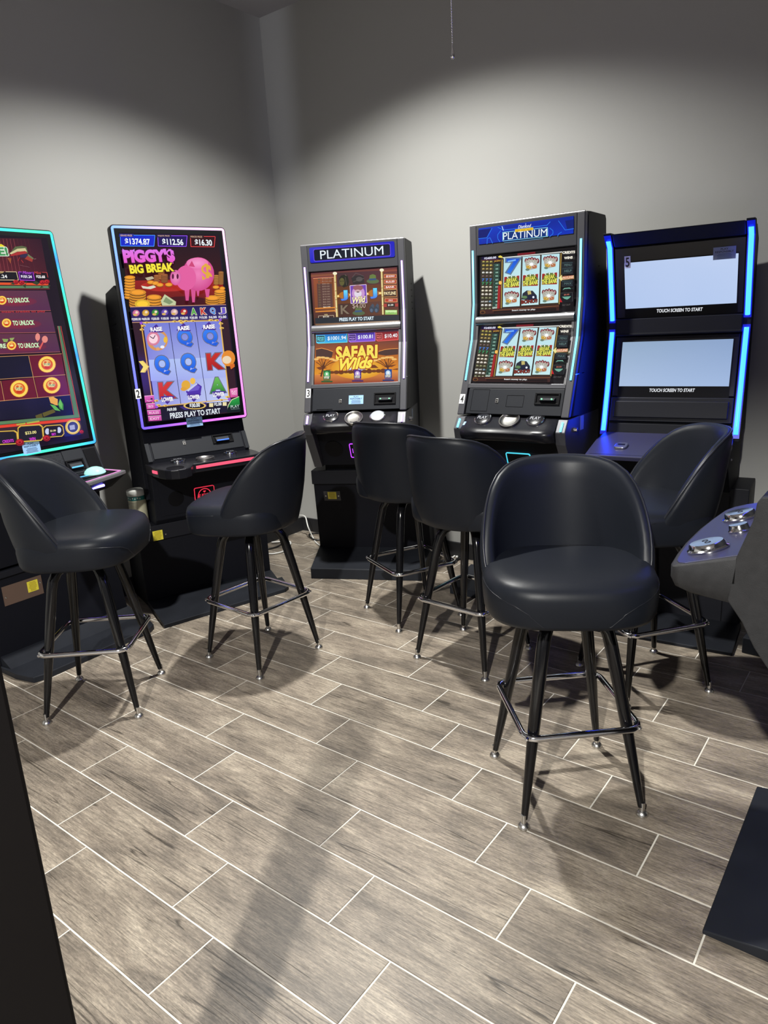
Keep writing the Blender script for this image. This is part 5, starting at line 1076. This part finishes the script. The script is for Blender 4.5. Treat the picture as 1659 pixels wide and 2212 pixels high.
    a.text('CREDITS', (20, 1780), (215, 1755), 50, (230, 60, 230), 0.02); a.text('$23.00', (425, 1630), (622, 1608), 56, (246, 236, 150), 0.02); a.text('WIN', (500, 1738), (606, 1722), 54, (230, 60, 230), 0.02); a.text('$1.00', (872, 1588), (972, 1578), 36, (246, 236, 170), 0.02); a.text('BET', (900, 1648), (978, 1640), 40, (230, 60, 230), 0.02)
    a.ell(822, 1595, 42, 56, (200, 206, 235)); a.ell(1028, 1570, 40, 54, (200, 206, 235)); a.rect(846, 1530, 880, 1650, (30, 28, 40)); a.rect(968, 1512, 1004, 1628, (30, 28, 40)); a.text('$1.00', (872, 1588), (972, 1578), 36, (246, 236, 170), 0.02)
    a.ell(1275, 1515, 136, 134, (216, 180, 70), 26); a.ell(1275, 1515, 112, 112, (240, 216, 130), 24); a.ell(1275, 1515, 94, 94, (84, 88, 130), 24, rim=(50, 54, 110)); a.poly([(1215, 1490), (1305, 1475), (1315, 1555), (1228, 1570)], (168, 172, 206))
    for x, y, r in ((325, 1790, 78), (805, 1715, 70), (1430, 1600, 40)): rose(a, x, y, r)
loc1 = (-3.195+0.02*math.cos(R_(91.5)), 1.674+0.02*math.sin(R_(91.5)), 0); a1 = R_(91.5)
m1, FM1 = tall_machine(loc1, 91.5, 'slot machine cut by the left edge, tall dark-red screen framed in green and blue light', 0.290, 0.195, 2.050, 1.006, 0.312, stops1, art1, 1.78)
play_sticker(FM1, px_rect(FM1, 47, 953, 86, 979.5), m1, n0=0.004)
MB().prism_z([(-0.36, 0.10), (-0.335, -0.02), (-0.28, -0.036), (0.30, -0.036), (0.345, -0.01), (0.385, 0.10), (0.385, 0.24), (-0.36, 0.24)], 0.0, 0.030).build('platform', M['plat'], m1, bevel=0.004)
MB().prism_x([(0.06, 0.028), (0.16, 0.030), (0.24, 0.072), (0.30, 0.085), (0.30, 0.028)], -0.345, 0.375).build('kick_cove', M['plat'], m1, smooth=True, angle=60)
MB().hexa([(-0.375, 0.245, 0.0), (0.375, 0.245, 0.0), (0.375, 0.57, 0.0), (-0.375, 0.57, 0.0), (-0.375, 0.245, 0.455), (0.33, 0.245, 0.455), (0.33, 0.57, 0.455), (-0.375, 0.57, 0.455)]).build('stand', M['cabdark'], m1, bevel=0.004)
MB().box(-0.365, 0.325, 0.232, 0.57, 0.452, 0.485).build('stand_top', M['cab'], m1, bevel=0.004)
MB().prism_x([(0.20, 0.86), (0.235, 0.50), (0.56, 0.48), (0.56, 0.86)], -0.29, 0.29).build('lower_body', M['cabdark'], m1, bevel=0.003)
for x in (-0.05, 0.18): MB().box(x-0.001, x+0.001, 0.196, 0.24, 0.50, 0.83).build('door_seam', M['void'], m1)
FS1 = Face(loc1, a1, (0, 0.245, 0.0), (0, 0.245, 0.455))
q = (FS1.uv(2, 1268)[0], 0.311, FS1.uv(88, 1246)[0], 0.408); bp = sticker(FS1, q, 'id_plate', M['brown'], m1, n=0.003)
yellow_sticker(FS1, px_rect(FS1, 58, 1253.5, 82, 1277), bp, n0=0.003)
for t in (0.06, 0.955): screw(FS1, q[0]+(q[2]-q[0])*t, q[1]+(q[3]-q[1])*(0.42 if t < .5 else 0.62), bp, 0.005, n0=0.003)
# console with perforated speaker grille
MB().prism_x([(0.205, 1.006), (0.150, 0.880), (0.150, 0.84), (0.55, 0.84), (0.55, 1.006)], -0.302, 0.302).build('console_body', M['cab'], m1, bevel=0.003)
FC1 = Face(loc1, a1, (0, 0.150, 0.880), (0, 0.205, 1.006))
mb = MB(); FC1.box(mb, -0.18, 0.006, 0.105, FC1.H-0.012, 0, 0.003); gp = mb.build('grille_panel', M['panel'], m1, bevel=0.001)
mb = MB(); rnd = random.Random(5)
for i in range(36):
    for j in range(15):
        u = -0.172+i*0.0077+(j % 2)*0.0038; v = 0.012+j*0.0074
        if rnd.random() < (1.0 if j < 7 else 1.0-(j-6)*0.11):
            F = FC1; mb.add([F.pt(u-.0022, v, .0033), F.pt(u, v-.0022, .0033), F.pt(u+.0022, v, .0033), F.pt(u, v+.0022, .0033)], [(0, 1, 2, 3)])
mb.build('grille_holes', M['void'], gp, props={'kind': 'stuff'})
mb = MB(); FC1.box(mb, 0.110, 0.006, 0.218, FC1.H-0.006, 0, 0.003); mb.build('acceptor_panel', M['panel'], m1, bevel=0.001)
mb = MB(); FC1.box(mb, 0.224, 0.012, 0.290, FC1.H-0.016, 0, 0.004); mb.build('side_pad', M['void'], m1, bevel=0.002)
bill_acceptor(FC1, px_rect(FC1, 142, 992.5, 183, 1017), m1, M['led_billcyan'], n0=0.003, slotpart=(0.1, 0.08, 0.85, 0.72))
disc_on(FC1, *FC1.uv(127, 1015), [(0.002, 0.007), (0.009, 0.006), (0.0125, 0.002), (0.0125, 0.0), (0.002, 0.0)], 18, 0.003).build('headphone_jack', M['chrome'], m1, smooth=True)
# pointed deck
zd = 0.872
dk = [(0.334, 0.215), (0.352, 0.045), (0.300, 0.020), (0.10, -0.045), (-0.10, -0.045), (-0.300, 0.020), (-0.352, 0.045), (-0.334, 0.215)]
sh = lambda s_, dy: [(x*s_, y*s_+dy) for x, y in dk]
MB().prism_z(dk, zd-0.020, zd).build('deck_rim', M['deckgrey'], m1, bevel=0.004)
MB().loft([[(x, y, zd-0.020) for x, y in sh(0.985, 0.002)], [(x, y, zd-0.075) for x, y in sh(0.80, 0.045)]]).build('deck_underside', M['cab'], m1, bevel=0.003)
FK = Face(loc1, a1, (0, 0.0, zd), (0, 0.2, zd))
mb = MB(); FK.slab(mb, [(x*0.90, y*0.86+0.014) for x, y in dk], 0, 0.0012); ins = mb.build('deck_inset', M['void'], m1)
mb = MB(); FK.ring(mb, [(x*0.935, y*0.90+0.012) for x, y in dk], [(x*0.905, y*0.865+0.014) for x, y in dk], 0.0005, 0.003); mb.build('deck_light', glow('pink_violet_deck_light', (0.9, 0.30, 0.75)), ins)
u, v = FK.uv(206, 1025)
dome = mat('glowing_dome', (0.2, 0.2, 0.2), 0.2, emit=(0.30, 0.85, 0.75), estr=0.85)
bz = disc_on(FK, u, v, [(0.002, 0.004), (0.048, 0.004), (0.052, 0.010), (0.048, 0.020), (0.036, 0.032), (0.018, 0.039), (0.002, 0.041)], 28).build('play_dome', dome, m1, smooth=True)
disc_on(FK, u, v, [(0.002, 0.001), (0.055, 0.001), (0.056, 0.006), (0.050, 0.009), (0.002, 0.009)], 28).build('dome_ring', M['chrome'], m1, smooth=True)
mb = MB(); FK.box(mb, 0.085, 0.045, 0.185, 0.10, 0.001, 0.006); tp = mb.build('ticket_slot', M['void'], m1, bevel=0.002)
mb = MB(); FK.box(mb, 0.10, 0.078, 0.175, 0.090, 0.005, 0.008); mb.build('slot_light', M['led_billcyan'], tp)
disc_on(FK, 0.03, 0.035, [(0.003, 0.002), (0.036, 0.002), (0.040, 0.006), (0.042, 0.001), (0.003, 0.001)], 24).build('cup_holder', M['deck'], m1, smooth=True)
MB().tube([(-0.16, -0.018, zd-0.040), (0.0, -0.026, zd-0.040), (0.185, -0.006, zd-0.040)], 0.0065, 10).build('underglow_bar', M['led_white'], m1, smooth=True)
FL1 = Face(loc1, a1, (0, 0.235, 0.50), (0, 0.20, 0.86))
u, v = FL1.uv(186, 1066); disc_on(FL1, u, v, [(0.002, 0.010), (0.010, 0.010), (0.014, 0.004), (0.024, 0.003), (0.026, 0.0), (0.002, 0.0)], 20).build('door_lock', M['chrome'], m1, smooth=True)
MB().box(0.29, 0.312, 0.33, 0.37, 0.575, 0.625).build('side_hinge', M['void'], m1, bevel=0.003)

# ------------------------------------------------------------------ machine 5
PQ = [(1.868, 0.205), (1.81, 0.262), (1.48, 0.345), (1.42, 0.345), (1.17, 0.292), (1.0, 0.245), (0.945, 0.228)]
F5 = Vector(on_z(1484, 1396)); a5 = R_(5)
o5 = F5+Vector((math.cos(a5), math.sin(a5), 0))*-0.182; loc5 = (o5.x, o5.y, 0)
m5 = thing('slot_machine', 'black slot machine numbered 5 with bright blue light bars and two blank pale screens', 'slot machine', loc5, a5)
MB().hexa([(-0.315, -0.02, 0), (0.375, -0.02, 0), (0.375, 0.30, 0), (-0.315, 0.30, 0), (-0.315, -0.02, 0.016), (0.375, -0.02, 0.016), (0.375, 0.30, 0.030), (-0.315, 0.30, 0.030)]).build('platform', M['plat'], m5, bevel=0.003)
MB().box(-0.31, 0.365, 0.292, 0.55, 0.0, 0.70).build('stand', M['cab'], m5, bevel=0.004)
MB().box(0.283, 0.287, 0.289, 0.293, 0.03, 0.66).build('stand_seam', M['void'], m5)
MB().prism_x([(0.03, 0.885), (0.20, 0.70), (0.52, 0.70), (0.52, 0.945), (0.245, 0.945)], -0.292, 0.292).build('lower_body', M['cabdark'], m5, bevel=0.004)
MB().loft([[(-0.292, y+0.022, z), (0.292, y+0.022, z), (0.300, y+0.05, z), (0.300, yr, z), (-0.300, yr, z), (-0.300, y+0.05, z)] for z, y, yr in ((0.94, 0.228, 0.55), (1.17, 0.292, 0.55), (1.42, 0.345, 0.55), (1.48, 0.345, 0.55), (1.81, 0.262, 0.52), (1.866, 0.21, 0.42))]).build('cabinet', M['cabdark'], m5, bevel=0.004)
for sx in (-1, 1):
    a, b = (-0.312, -0.278) if sx < 0 else (0.278, 0.312)
    slat(PQ, 1.872, 0.930, a, b, 0.055).build('light_post', M['cab'], m5, bevel=0.006, seg=3)
    slat(PQ, 1.862, 1.470, sx*0.2955-0.0155, sx*0.2955+0.0155, 0.004, 0.0008).build('light_halo', M['led_bluehalo'], m5)  # halo glow put into a flat strip behind the bar
    slat(PQ, 1.440, 0.945, sx*0.2955-0.0155, sx*0.2955+0.0155, 0.004, 0.0008).build('light_halo', M['led_bluehalo'], m5)
    led_line(PQ, 1.838, 1.482, sx*0.2955, 0.0105, 0.003).build('light_bar', M['led_blue'], m5, smooth='all')
    led_line(PQ, 1.428, 0.962, sx*0.2955, 0.0105, 0.003).build('light_bar', M['led_blue'], m5, smooth='all')
slat(PQ, 1.866, 1.812, -0.277, 0.277, 0.05).build('header', M['cab'], m5, bevel=0.006)
slat(PQ, 1.806, 1.49, -0.277, 0.277, 0.02, -0.006).build('upper_glass', M['deck'], m5, bevel=0.003)
slat(PQ, 1.487, 1.408, -0.280, 0.280, 0.05, 0.012).build('middle_bar', M['cab'], m5, bevel=0.006)
slat(PQ, 1.402, 1.125, -0.272, 0.272, 0.02, -0.006).build('lower_glass', M['deck'], m5, bevel=0.003)
slat(PQ, 1.120, 1.008, -0.274, 0.274, 0.05).build('lower_panel', M['cab'], m5, bevel=0.004)
slat(PQ, 1.104, 1.028, -0.255, 0.255, 0.05, 0.010).build('drawer_front', M['cab'], m5, bevel=0.004)
slat(PQ, 0.998, 0.940, -0.274, 0.274, 0.04, -0.004).build('kick_panel', M['cabdark'], m5, bevel=0.003)
FU5 = Face(loc5, a5, (0, interp(PQ, 1.49)+0.006, 1.49), (0, interp(PQ, 1.806)+0.006, 1.806))
FL5 = Face(loc5, a5, (0, interp(PQ, 1.125)+0.006, 1.125), (0, interp(PQ, 1.402)+0.006, 1.402))
def scr5(F, quad, txt, l, r, hh, grad, spec=None):
    b0 = px_rect(F, *quad); mb = MB(); F.box(mb, b0[0]-0.004, b0[1]-0.055, b0[2]+0.004, b0[3]+0.004, 0.0, 0.0012); o = mb.build('screen', M['void'], m5)
    a = Art(F, n=0.0016); a.uvpoly([(b0[0], b0[1]), (b0[2], b0[1]), (b0[2], b0[3]), (b0[0], b0[3])], grad)
    a.text(txt, l, r, hh, (226, 230, 236), 0.03, shear=0.12); a.build('screen_picture', M['screen'], o); return b0
scr5(FU5, (1350, 558, 1593, 661), 'TOUCH SCREEN TO START', (1419, 671.5), (1518, 667.5), 7.0, [(176, 198, 236), (184, 204, 240), (188, 206, 240), (180, 200, 236)])
scr5(FL5, (1341.5, 736, 1579.5, 834.5), 'TOUCH SCREEN TO START', (1403, 843), (1501, 843), 6.8, [(170, 192, 224), (160, 184, 222), (140, 164, 202), (148, 172, 200)])
number_sticker(FU5, px_rect(FU5, 1349.5, 553, 1362.5, 579), '5', m5, n0=0.003)
play_sticker(FU5, px_rect(FU5, 1541, 532.5, 1590, 559.5), m5, 'greylabel', n0=0.003, ink=(20, 30, 44))
FD5 = Face(loc5, a5, (0, -0.086, 0.899), (0, 0.232, 0.957))
mb = MB(); FD5.slab(mb, [(-0.292, 0.0), (0.292, 0.0), (0.298, 0.21), (0.286, FD5.H), (-0.286, FD5.H), (-0.298, 0.21)], -0.022, 0.0); mb.build('deck', M['deckblue'], m5, bevel=0.004)
mb = MB(); FD5.box(mb, -0.275, 0.018, 0.275, 0.0195, 0.0, 0.0006); mb.build('deck_line', M['void'], m5)
u, v = FD5.uv(1342, 965); mb = MB(); FD5.slab(mb, rrect(u-0.028, v-0.034, u+0.028, v+0.034, 0.018), 0.0, 0.010); mb.build('deck_button', M['steel'], m5, bevel=0.003)
mb = MB(); FD5.box(mb, u-0.016, v-0.004, u+0.016, v+0.012, 0.0095, 0.0108); mb.build('button_slot', M['void'], m5)
FKp = Face(loc5, a5, (0, 0.232, 0.94), (0, 0.25, 1.0)); mb = MB(); FKp.box(mb, -0.22, 0.012, -0.10, 0.018, 0, 0.003); mb.build('ticket_slot', M['void'], m5)
MB().lathe([(0.001, 0.006), (0.005, 0.004), (0.006, 0.0), (0.001, 0.0)], 12, at=(0.292, 0.16, 0.86), ax=(Vector((0, 1, 0)), Vector((0, 0, 1)), Vector((1, 0, 0)))).build('screw', M['steel'], m5, smooth=True)

# ------------------------------------------------------------------ machine cut by the right edge, seen from its side (nearest the camera)
m6 = thing('slot_machine', 'grey-sided slot machine in profile at the right edge, chrome buttons on its blue deck', 'slot machine', (-0.02, 1.95, 0), R_(-90))
# machine axes: local x = -world y, local y = world x.  Helper gives local points from world ones.
def W6(x, y, z): return (-(y-1.95), x+0.02, z)
YN, YF = 1.645, 2.245
prof6 = [(-0.301, 0.990), (-0.273, 1.080), (-0.268, 1.122), (-0.259, 1.134), (-0.16, 1.15), (0.25, 1.15), (0.25, 0.60), (-0.10, 0.60), (-0.165, 0.665), (-0.218, 0.742), (-0.250, 0.787), (-0.278, 0.842), (-0.312, 0.889)]
for y0, y1 in ((YN, YN+0.022), (YF-0.022, YF)):
    MB().loft([[W6(x, y0, z) for x, z in prof6], [W6(x, y1, z) for x, z in prof6]]).build('side_panel', M['texgrey'], m6, bevel=0.003)
prof6b = [(-0.252, 1.152), (-0.226, 1.30), (-0.16, 1.60), (-0.135, 1.98), (0.30, 1.98), (0.30, 1.152)]
MB().loft([[W6(x, YN+0.006, z) for x, z in prof6b], [W6(x, YF-0.006, z) for x, z in prof6b]]).build('upper_cabinet', M['texgrey'], m6, bevel=0.004)
MB().loft([[W6(x, YN+0.02, z) for x, z in prof6], [W6(x, YF-0.02, z) for x, z in prof6]]).build('lower_body', M['cabdark'], m6)
# deck: grey skirt with a rounded nose, blue-lit sheet on top
def dk6(z0, ins=0.0):
    p = [(-0.300, YN+ins*0.3), (-0.418+ins, YN+ins), (-0.436+ins, YN+0.012+ins), (-0.446+ins, YN+0.035+ins), (-0.456+ins, YN+0.12), (-0.464+ins, YN+0.23), (-0.464+ins, 1.95), (-0.464+ins, YF-0.23), (-0.456+ins, YF-0.12), (-0.446+ins, YF-0.035-ins), (-0.430+ins, YF-0.010-ins), (-0.40+ins, YF-ins), (-0.300, YF-ins*0.3)]
    return p
zt6 = lambda x: 0.941+(x+0.464)*0.30
rings = []
for dz, ins in ((-0.055, 0.022), (-0.045, 0.006), (-0.030, 0.0), (-0.004, 0.0), (0.0, 0.006)):
    rings.append([W6(x, y, (zt6(x)+dz) if dz > -0.02 else (0.941+dz+(x+0.464)*(0.30+dz*6.0 if dz < -0.02 else 0.3))) for x, y in dk6(0, ins)])
MB().loft(rings).build('deck_skirt', M['texgrey'], m6, smooth=True, angle=50)
top = [(x, y) for x, y in dk6(0, 0.010)]; top = [(x, y) for x, y in top[1:-1]]+[(-0.285, YF-0.025), (-0.285, YN+0.025)]
MB().loft([[W6(x, y, zt6(x)-0.001) for x, y in top], [W6(x, y, zt6(x)+0.0022) for x, y in top]]).build('deck_sheet', M['deckblue'], m6, bevel=0.001)
F6 = Face((-0.02, 1.95, 0), R_(-90), W6(-0.464, 1.95, 0.9435), W6(-0.264, 1.95, 1.0035))
for (px, py, r) in ((1530, 1186, 0.043), (1598, 1147, 0.024), (1600, 1119, 0.040)):
    u, v = F6.uv(px, py); b = disc_on(F6, u, v, [(0.003, 0.0), (r*1.10, 0.0), (r*1.12, 0.004), (r*1.0, 0.007), (r*0.95, 0.016), (r*0.88, 0.019), (0.003, 0.0195)], 28).build('deck_button', M['chrome'], m6, smooth=True)
    if r > 0.03:
        for k in (-1, 1):
            c2 = [(u+k*r*0.2+r*0.17*math.cos(2*math.pi*i/14), v+k*r*0.12+r*0.17*math.sin(2*math.pi*i/14)) for i in range(14)]; c3 = [(u+k*r*0.2+r*0.12*math.cos(2*math.pi*i/14), v+k*r*0.12+r*0.12*math.sin(2*math.pi*i/14)) for i in range(14)]
            mb = MB(); F6.ring(mb, c2, c3, 0.0190, 0.0200); mb.build('button_symbol', M['panel'], b)
MB().box(-0.28, 0.28, -0.10+0.02, 0.30, 0.0, 0.61).build('stand', M['cabdark'], m6, bevel=0.004)
MB().hexa([W6(-0.303, 1.605, 0.0), W6(0.10, 1.605, 0.0), W6(0.10, 2.29, 0.0), W6(-0.303, 2.29, 0.0), W6(-0.303, 1.605, 0.012), W6(0.10, 1.605, 0.075), W6(0.10, 2.29, 0.075), W6(-0.303, 2.29, 0.012)]).build('platform', M['plat'], m6, bevel=0.003)
FS6 = Face((-0.02, 1.95, 0), R_(-90), W6(-0.226, 1.95, 1.30), W6(-0.16, 1.95, 1.60))
mb = MB(); FS6.box(mb, -0.25, 0.0, 0.25, 0.30, 0.0, 0.003); mb.build('lower_screen', glow('blue_screen_glow', (0.30, 0.34, 5.0)), m6)

# ------------------------------------------------------------------ the machine behind it, cut by the right edge
def panel7(FP, FT, root): pass
m7, k7 = two_screen_machine((-0.150, 3.325, 0), -4, 'dark slot machine mostly hidden at the right edge, right of the blue-lit machine', M['led_violet'],
    (((-0.395, -0.06), (0.42, -0.06), 0.075), ((-0.395, 0.22), (0.42, 0.22), 0.085)), (-0.36, 0.36, 0.12, 0.20, 0.08), M['led_purplelogo'], 'L', (-0.052, -0.038), panel7)

# ------------------------------------------------------------------ small things
# tub of wipes on the ledge beside machine 2
cpt = Vector(loc2)+Vector((math.cos(a2), math.sin(a2), 0))*-0.345+Vector((-math.sin(a2), math.cos(a2), 0))*0.455
can = thing('wipes_canister', 'white canister of wipes with teal and cream label on the ledge left of machine 2', 'canister', (cpt.x, cpt.y, 0.476), R_(-35))
MB().lathe([(0.01, 0.0), (0.050, 0.0), (0.0515, 0.003), (0.0515, 0.010), (0.0495, 0.013), (0.0495, 0.175), (0.01, 0.175)], 32).build('body', M['canister'], can, smooth=True)
MB().lathe([(0.01, 0.172), (0.0515, 0.172), (0.053, 0.175), (0.053, 0.196), (0.050, 0.203), (0.042, 0.207), (0.01, 0.208)], 32).build('cap', M['canister'], can, smooth=True)
def wrap(z0, z1, r, a0=0, a1=360, n=40):
    mb = MB(); A = [R_(a0+(a1-a0)*i/n) for i in range(n+1)]
    return mb.loft([[(r*math.cos(a), r*math.sin(a), z0), (r*math.cos(a), r*math.sin(a), z1), ((r-.0006)*math.cos(a), (r-.0006)*math.sin(a), z1), ((r-.0006)*math.cos(a), (r-.0006)*math.sin(a), z0)] for a in A])
wrap(0.146, 0.170, 0.0503).build('label_band', M['cangreen'], can, smooth=True)
lb = wrap(0.028, 0.146, 0.0501).build('label', M['canlabel'], can, smooth=True)
k = 0
for (a0, a1, zs) in ((-100, -55, (0.134, 0.128, 0.122)), (-48, 0, [0.136-0.0065*i for i in range(15)]), (-100, -55, [0.11-0.008*i for i in range(7)])):
    mb = MB()
    for z in zs: wrapmb = wrap(z-0.0012, z+0.0012, 0.0504, a0, a1, 6); mb.add(wrapmb.v, wrapmb.f)
    mb.build('label_print', M['canink'] if k else M['navyink'], lb, props={'kind': 'stuff'}); k += 1
mb = MB()
for i in range(9):
    a = -110+i*16; wm = wrap(0.153+0.004*(i % 2), 0.160+0.004*(i % 2), 0.0506, a, a+7, 2); mb.add(wm.v, wm.f)
mb.build('band_pattern', M['canister'], can, props={'kind': 'stuff'})

# cables on the floor behind the machines
def cable(name, label, pts, rad, material):
    P = [Vector(p) for p in pts]; out = []
    for i in range(len(P)-1):
        p0, p1, p2, p3 = P[max(i-1, 0)], P[i], P[i+1], P[min(i+2, len(P)-1)]
        for t in (0, 0.2, 0.4, 0.6, 0.8):
            out.append(0.5*((2*p1)+(p2-p0)*t+(2*p0-5*p1+4*p2-p3)*t*t+(3*p1-p0-3*p2+p3)*t**3))
    out.append(P[-1])
    return tag(MB().tube(out, rad, 8).build(name, material, None, smooth='all'), label, 'cable', 'loose cables on the floor')
def g(px, py, z=0.008): v = on_z(px, py, z); return (v.x, v.y, z)
def gy(px, py, d):   # a point on the viewing line at distance d (measured, above the floor)
    v = CAM+ray(px, py)*d; return (v.x, v.y, v.z)
cable('power_cable', 'white cable lying in a curve on the floor behind the stool at machine 2', [g(576, 1196), g(592, 1196), g(612, 1191), g(622, 1183), g(626, 1170), (-3.74, 3.45, 0.012)], 0.006, M['cablewhite'])
cable('power_cable', 'black cable lying beside the white one on the floor behind the stool at machine 2', [g(578, 1186), g(598, 1181), g(612, 1172), g(617, 1164), (-3.74, 3.62, 0.012)], 0.006, M['cableblack'])
cable('power_cable', 'white cable rising up beside the stand of machine 3', [g(692, 1179), g(683, 1172), g(677, 1163), (-3.56, 3.66, 0.10), (-3.62, 3.70, 0.16), (-3.70, 3.72, 0.155)], 0.005, M['cablewhite'])
cable('power_cable', 'black cable looped on the floor left of the stand of machine 3', [g(692, 1166), g(680, 1166), g(670, 1160), g(668, 1155), g(676, 1152), g(690, 1152)], 0.006, M['cableblack'])
cable('power_cable', 'white cable bundle end on the floor between machines 3 and 4', [g(964, 1213), g(978, 1204), g(990, 1196), g(986, 1204), g(999, 1193), g(1012, 1197), g(1016, 1203)], 0.006, M['cablewhite'])
cable('power_cable', 'black cable on the floor between machines 3 and 4', [g(938, 1218), g(956, 1212), g(976, 1214), g(992, 1207), g(1008, 1208)], 0.010, M['cableblack'])

# ceiling fan above the picture, its bead chain hanging into view
fx, fy = -1.150, 1.899
fan = thing('ceiling_fan', 'ceiling fan with a silver bead pull chain hanging into view at the top', 'ceiling fan', (fx, fy, HC))
MB().lathe([(0.02, 0.0), (0.07, 0.0), (0.07, -0.02), (0.05, -0.05), (0.02, -0.06)], 24).build('canopy', M['fan'], fan, smooth=True)
MB().lathe([(0.013, -0.05), (0.013, -0.22)], 12).build('downrod', M['fan'], fan, smooth=True)
MB().lathe([(0.02, -0.20), (0.09, -0.22), (0.13, -0.27), (0.13, -0.35), (0.09, -0.40), (0.06, -0.43), (0.02, -0.44)], 32).build('motor_housing', M['fan'], fan, smooth=True)
for q in range(5):
    an = R_(q*72+20); d = Vector((math.cos(an), math.sin(an), 0)); s2 = Vector((-math.sin(an), math.cos(an), 0)); mb = MB()
    mb.loft([[d*r+s2*(w2)+Vector((0, 0, -0.315+0.012)), d*r-s2*w2+Vector((0, 0, -0.315-0.012)), d*r-s2*w2+Vector((0, 0, -0.323-0.012)), d*r+s2*w2+Vector((0, 0, -0.323+0.012))] for r, w2 in ((0.12, 0.03), (0.20, 0.055), (0.45, 0.065), (0.60, 0.062), (0.64, 0.04))])
    mb.build('blade', M['blade'], fan, bevel=0.002)
zt, zb = -0.43, 2.252-HC
mb = MB(); nb = int((zt-zb)/0.0062)
for i in range(nb):
    z = zb+0.004+i*(zt-zb)/nb; mb.lathe([(0.0003, 0.0021), (0.0015, 0.0015), (0.0021, 0.0), (0.0015, -0.0015), (0.0003, -0.0021)], 6, at=(0.0, 0.0, z))
mb.tube([(0, 0, zb), (0, 0, zt)], 0.0006, 5)
ch = mb.build('pull_chain', M['chrome'], fan, smooth='all')
MB().lathe([(0.0005, zb+0.006), (0.0022, zb+0.004), (0.0028, zb-0.003), (0.0042, zb-0.012), (0.0058, zb-0.020), (0.0060, zb-0.025), (0.0040, zb-0.029), (0.0005, zb-0.030)], 16).build('pendant', M['chrome'], ch, smooth='all')
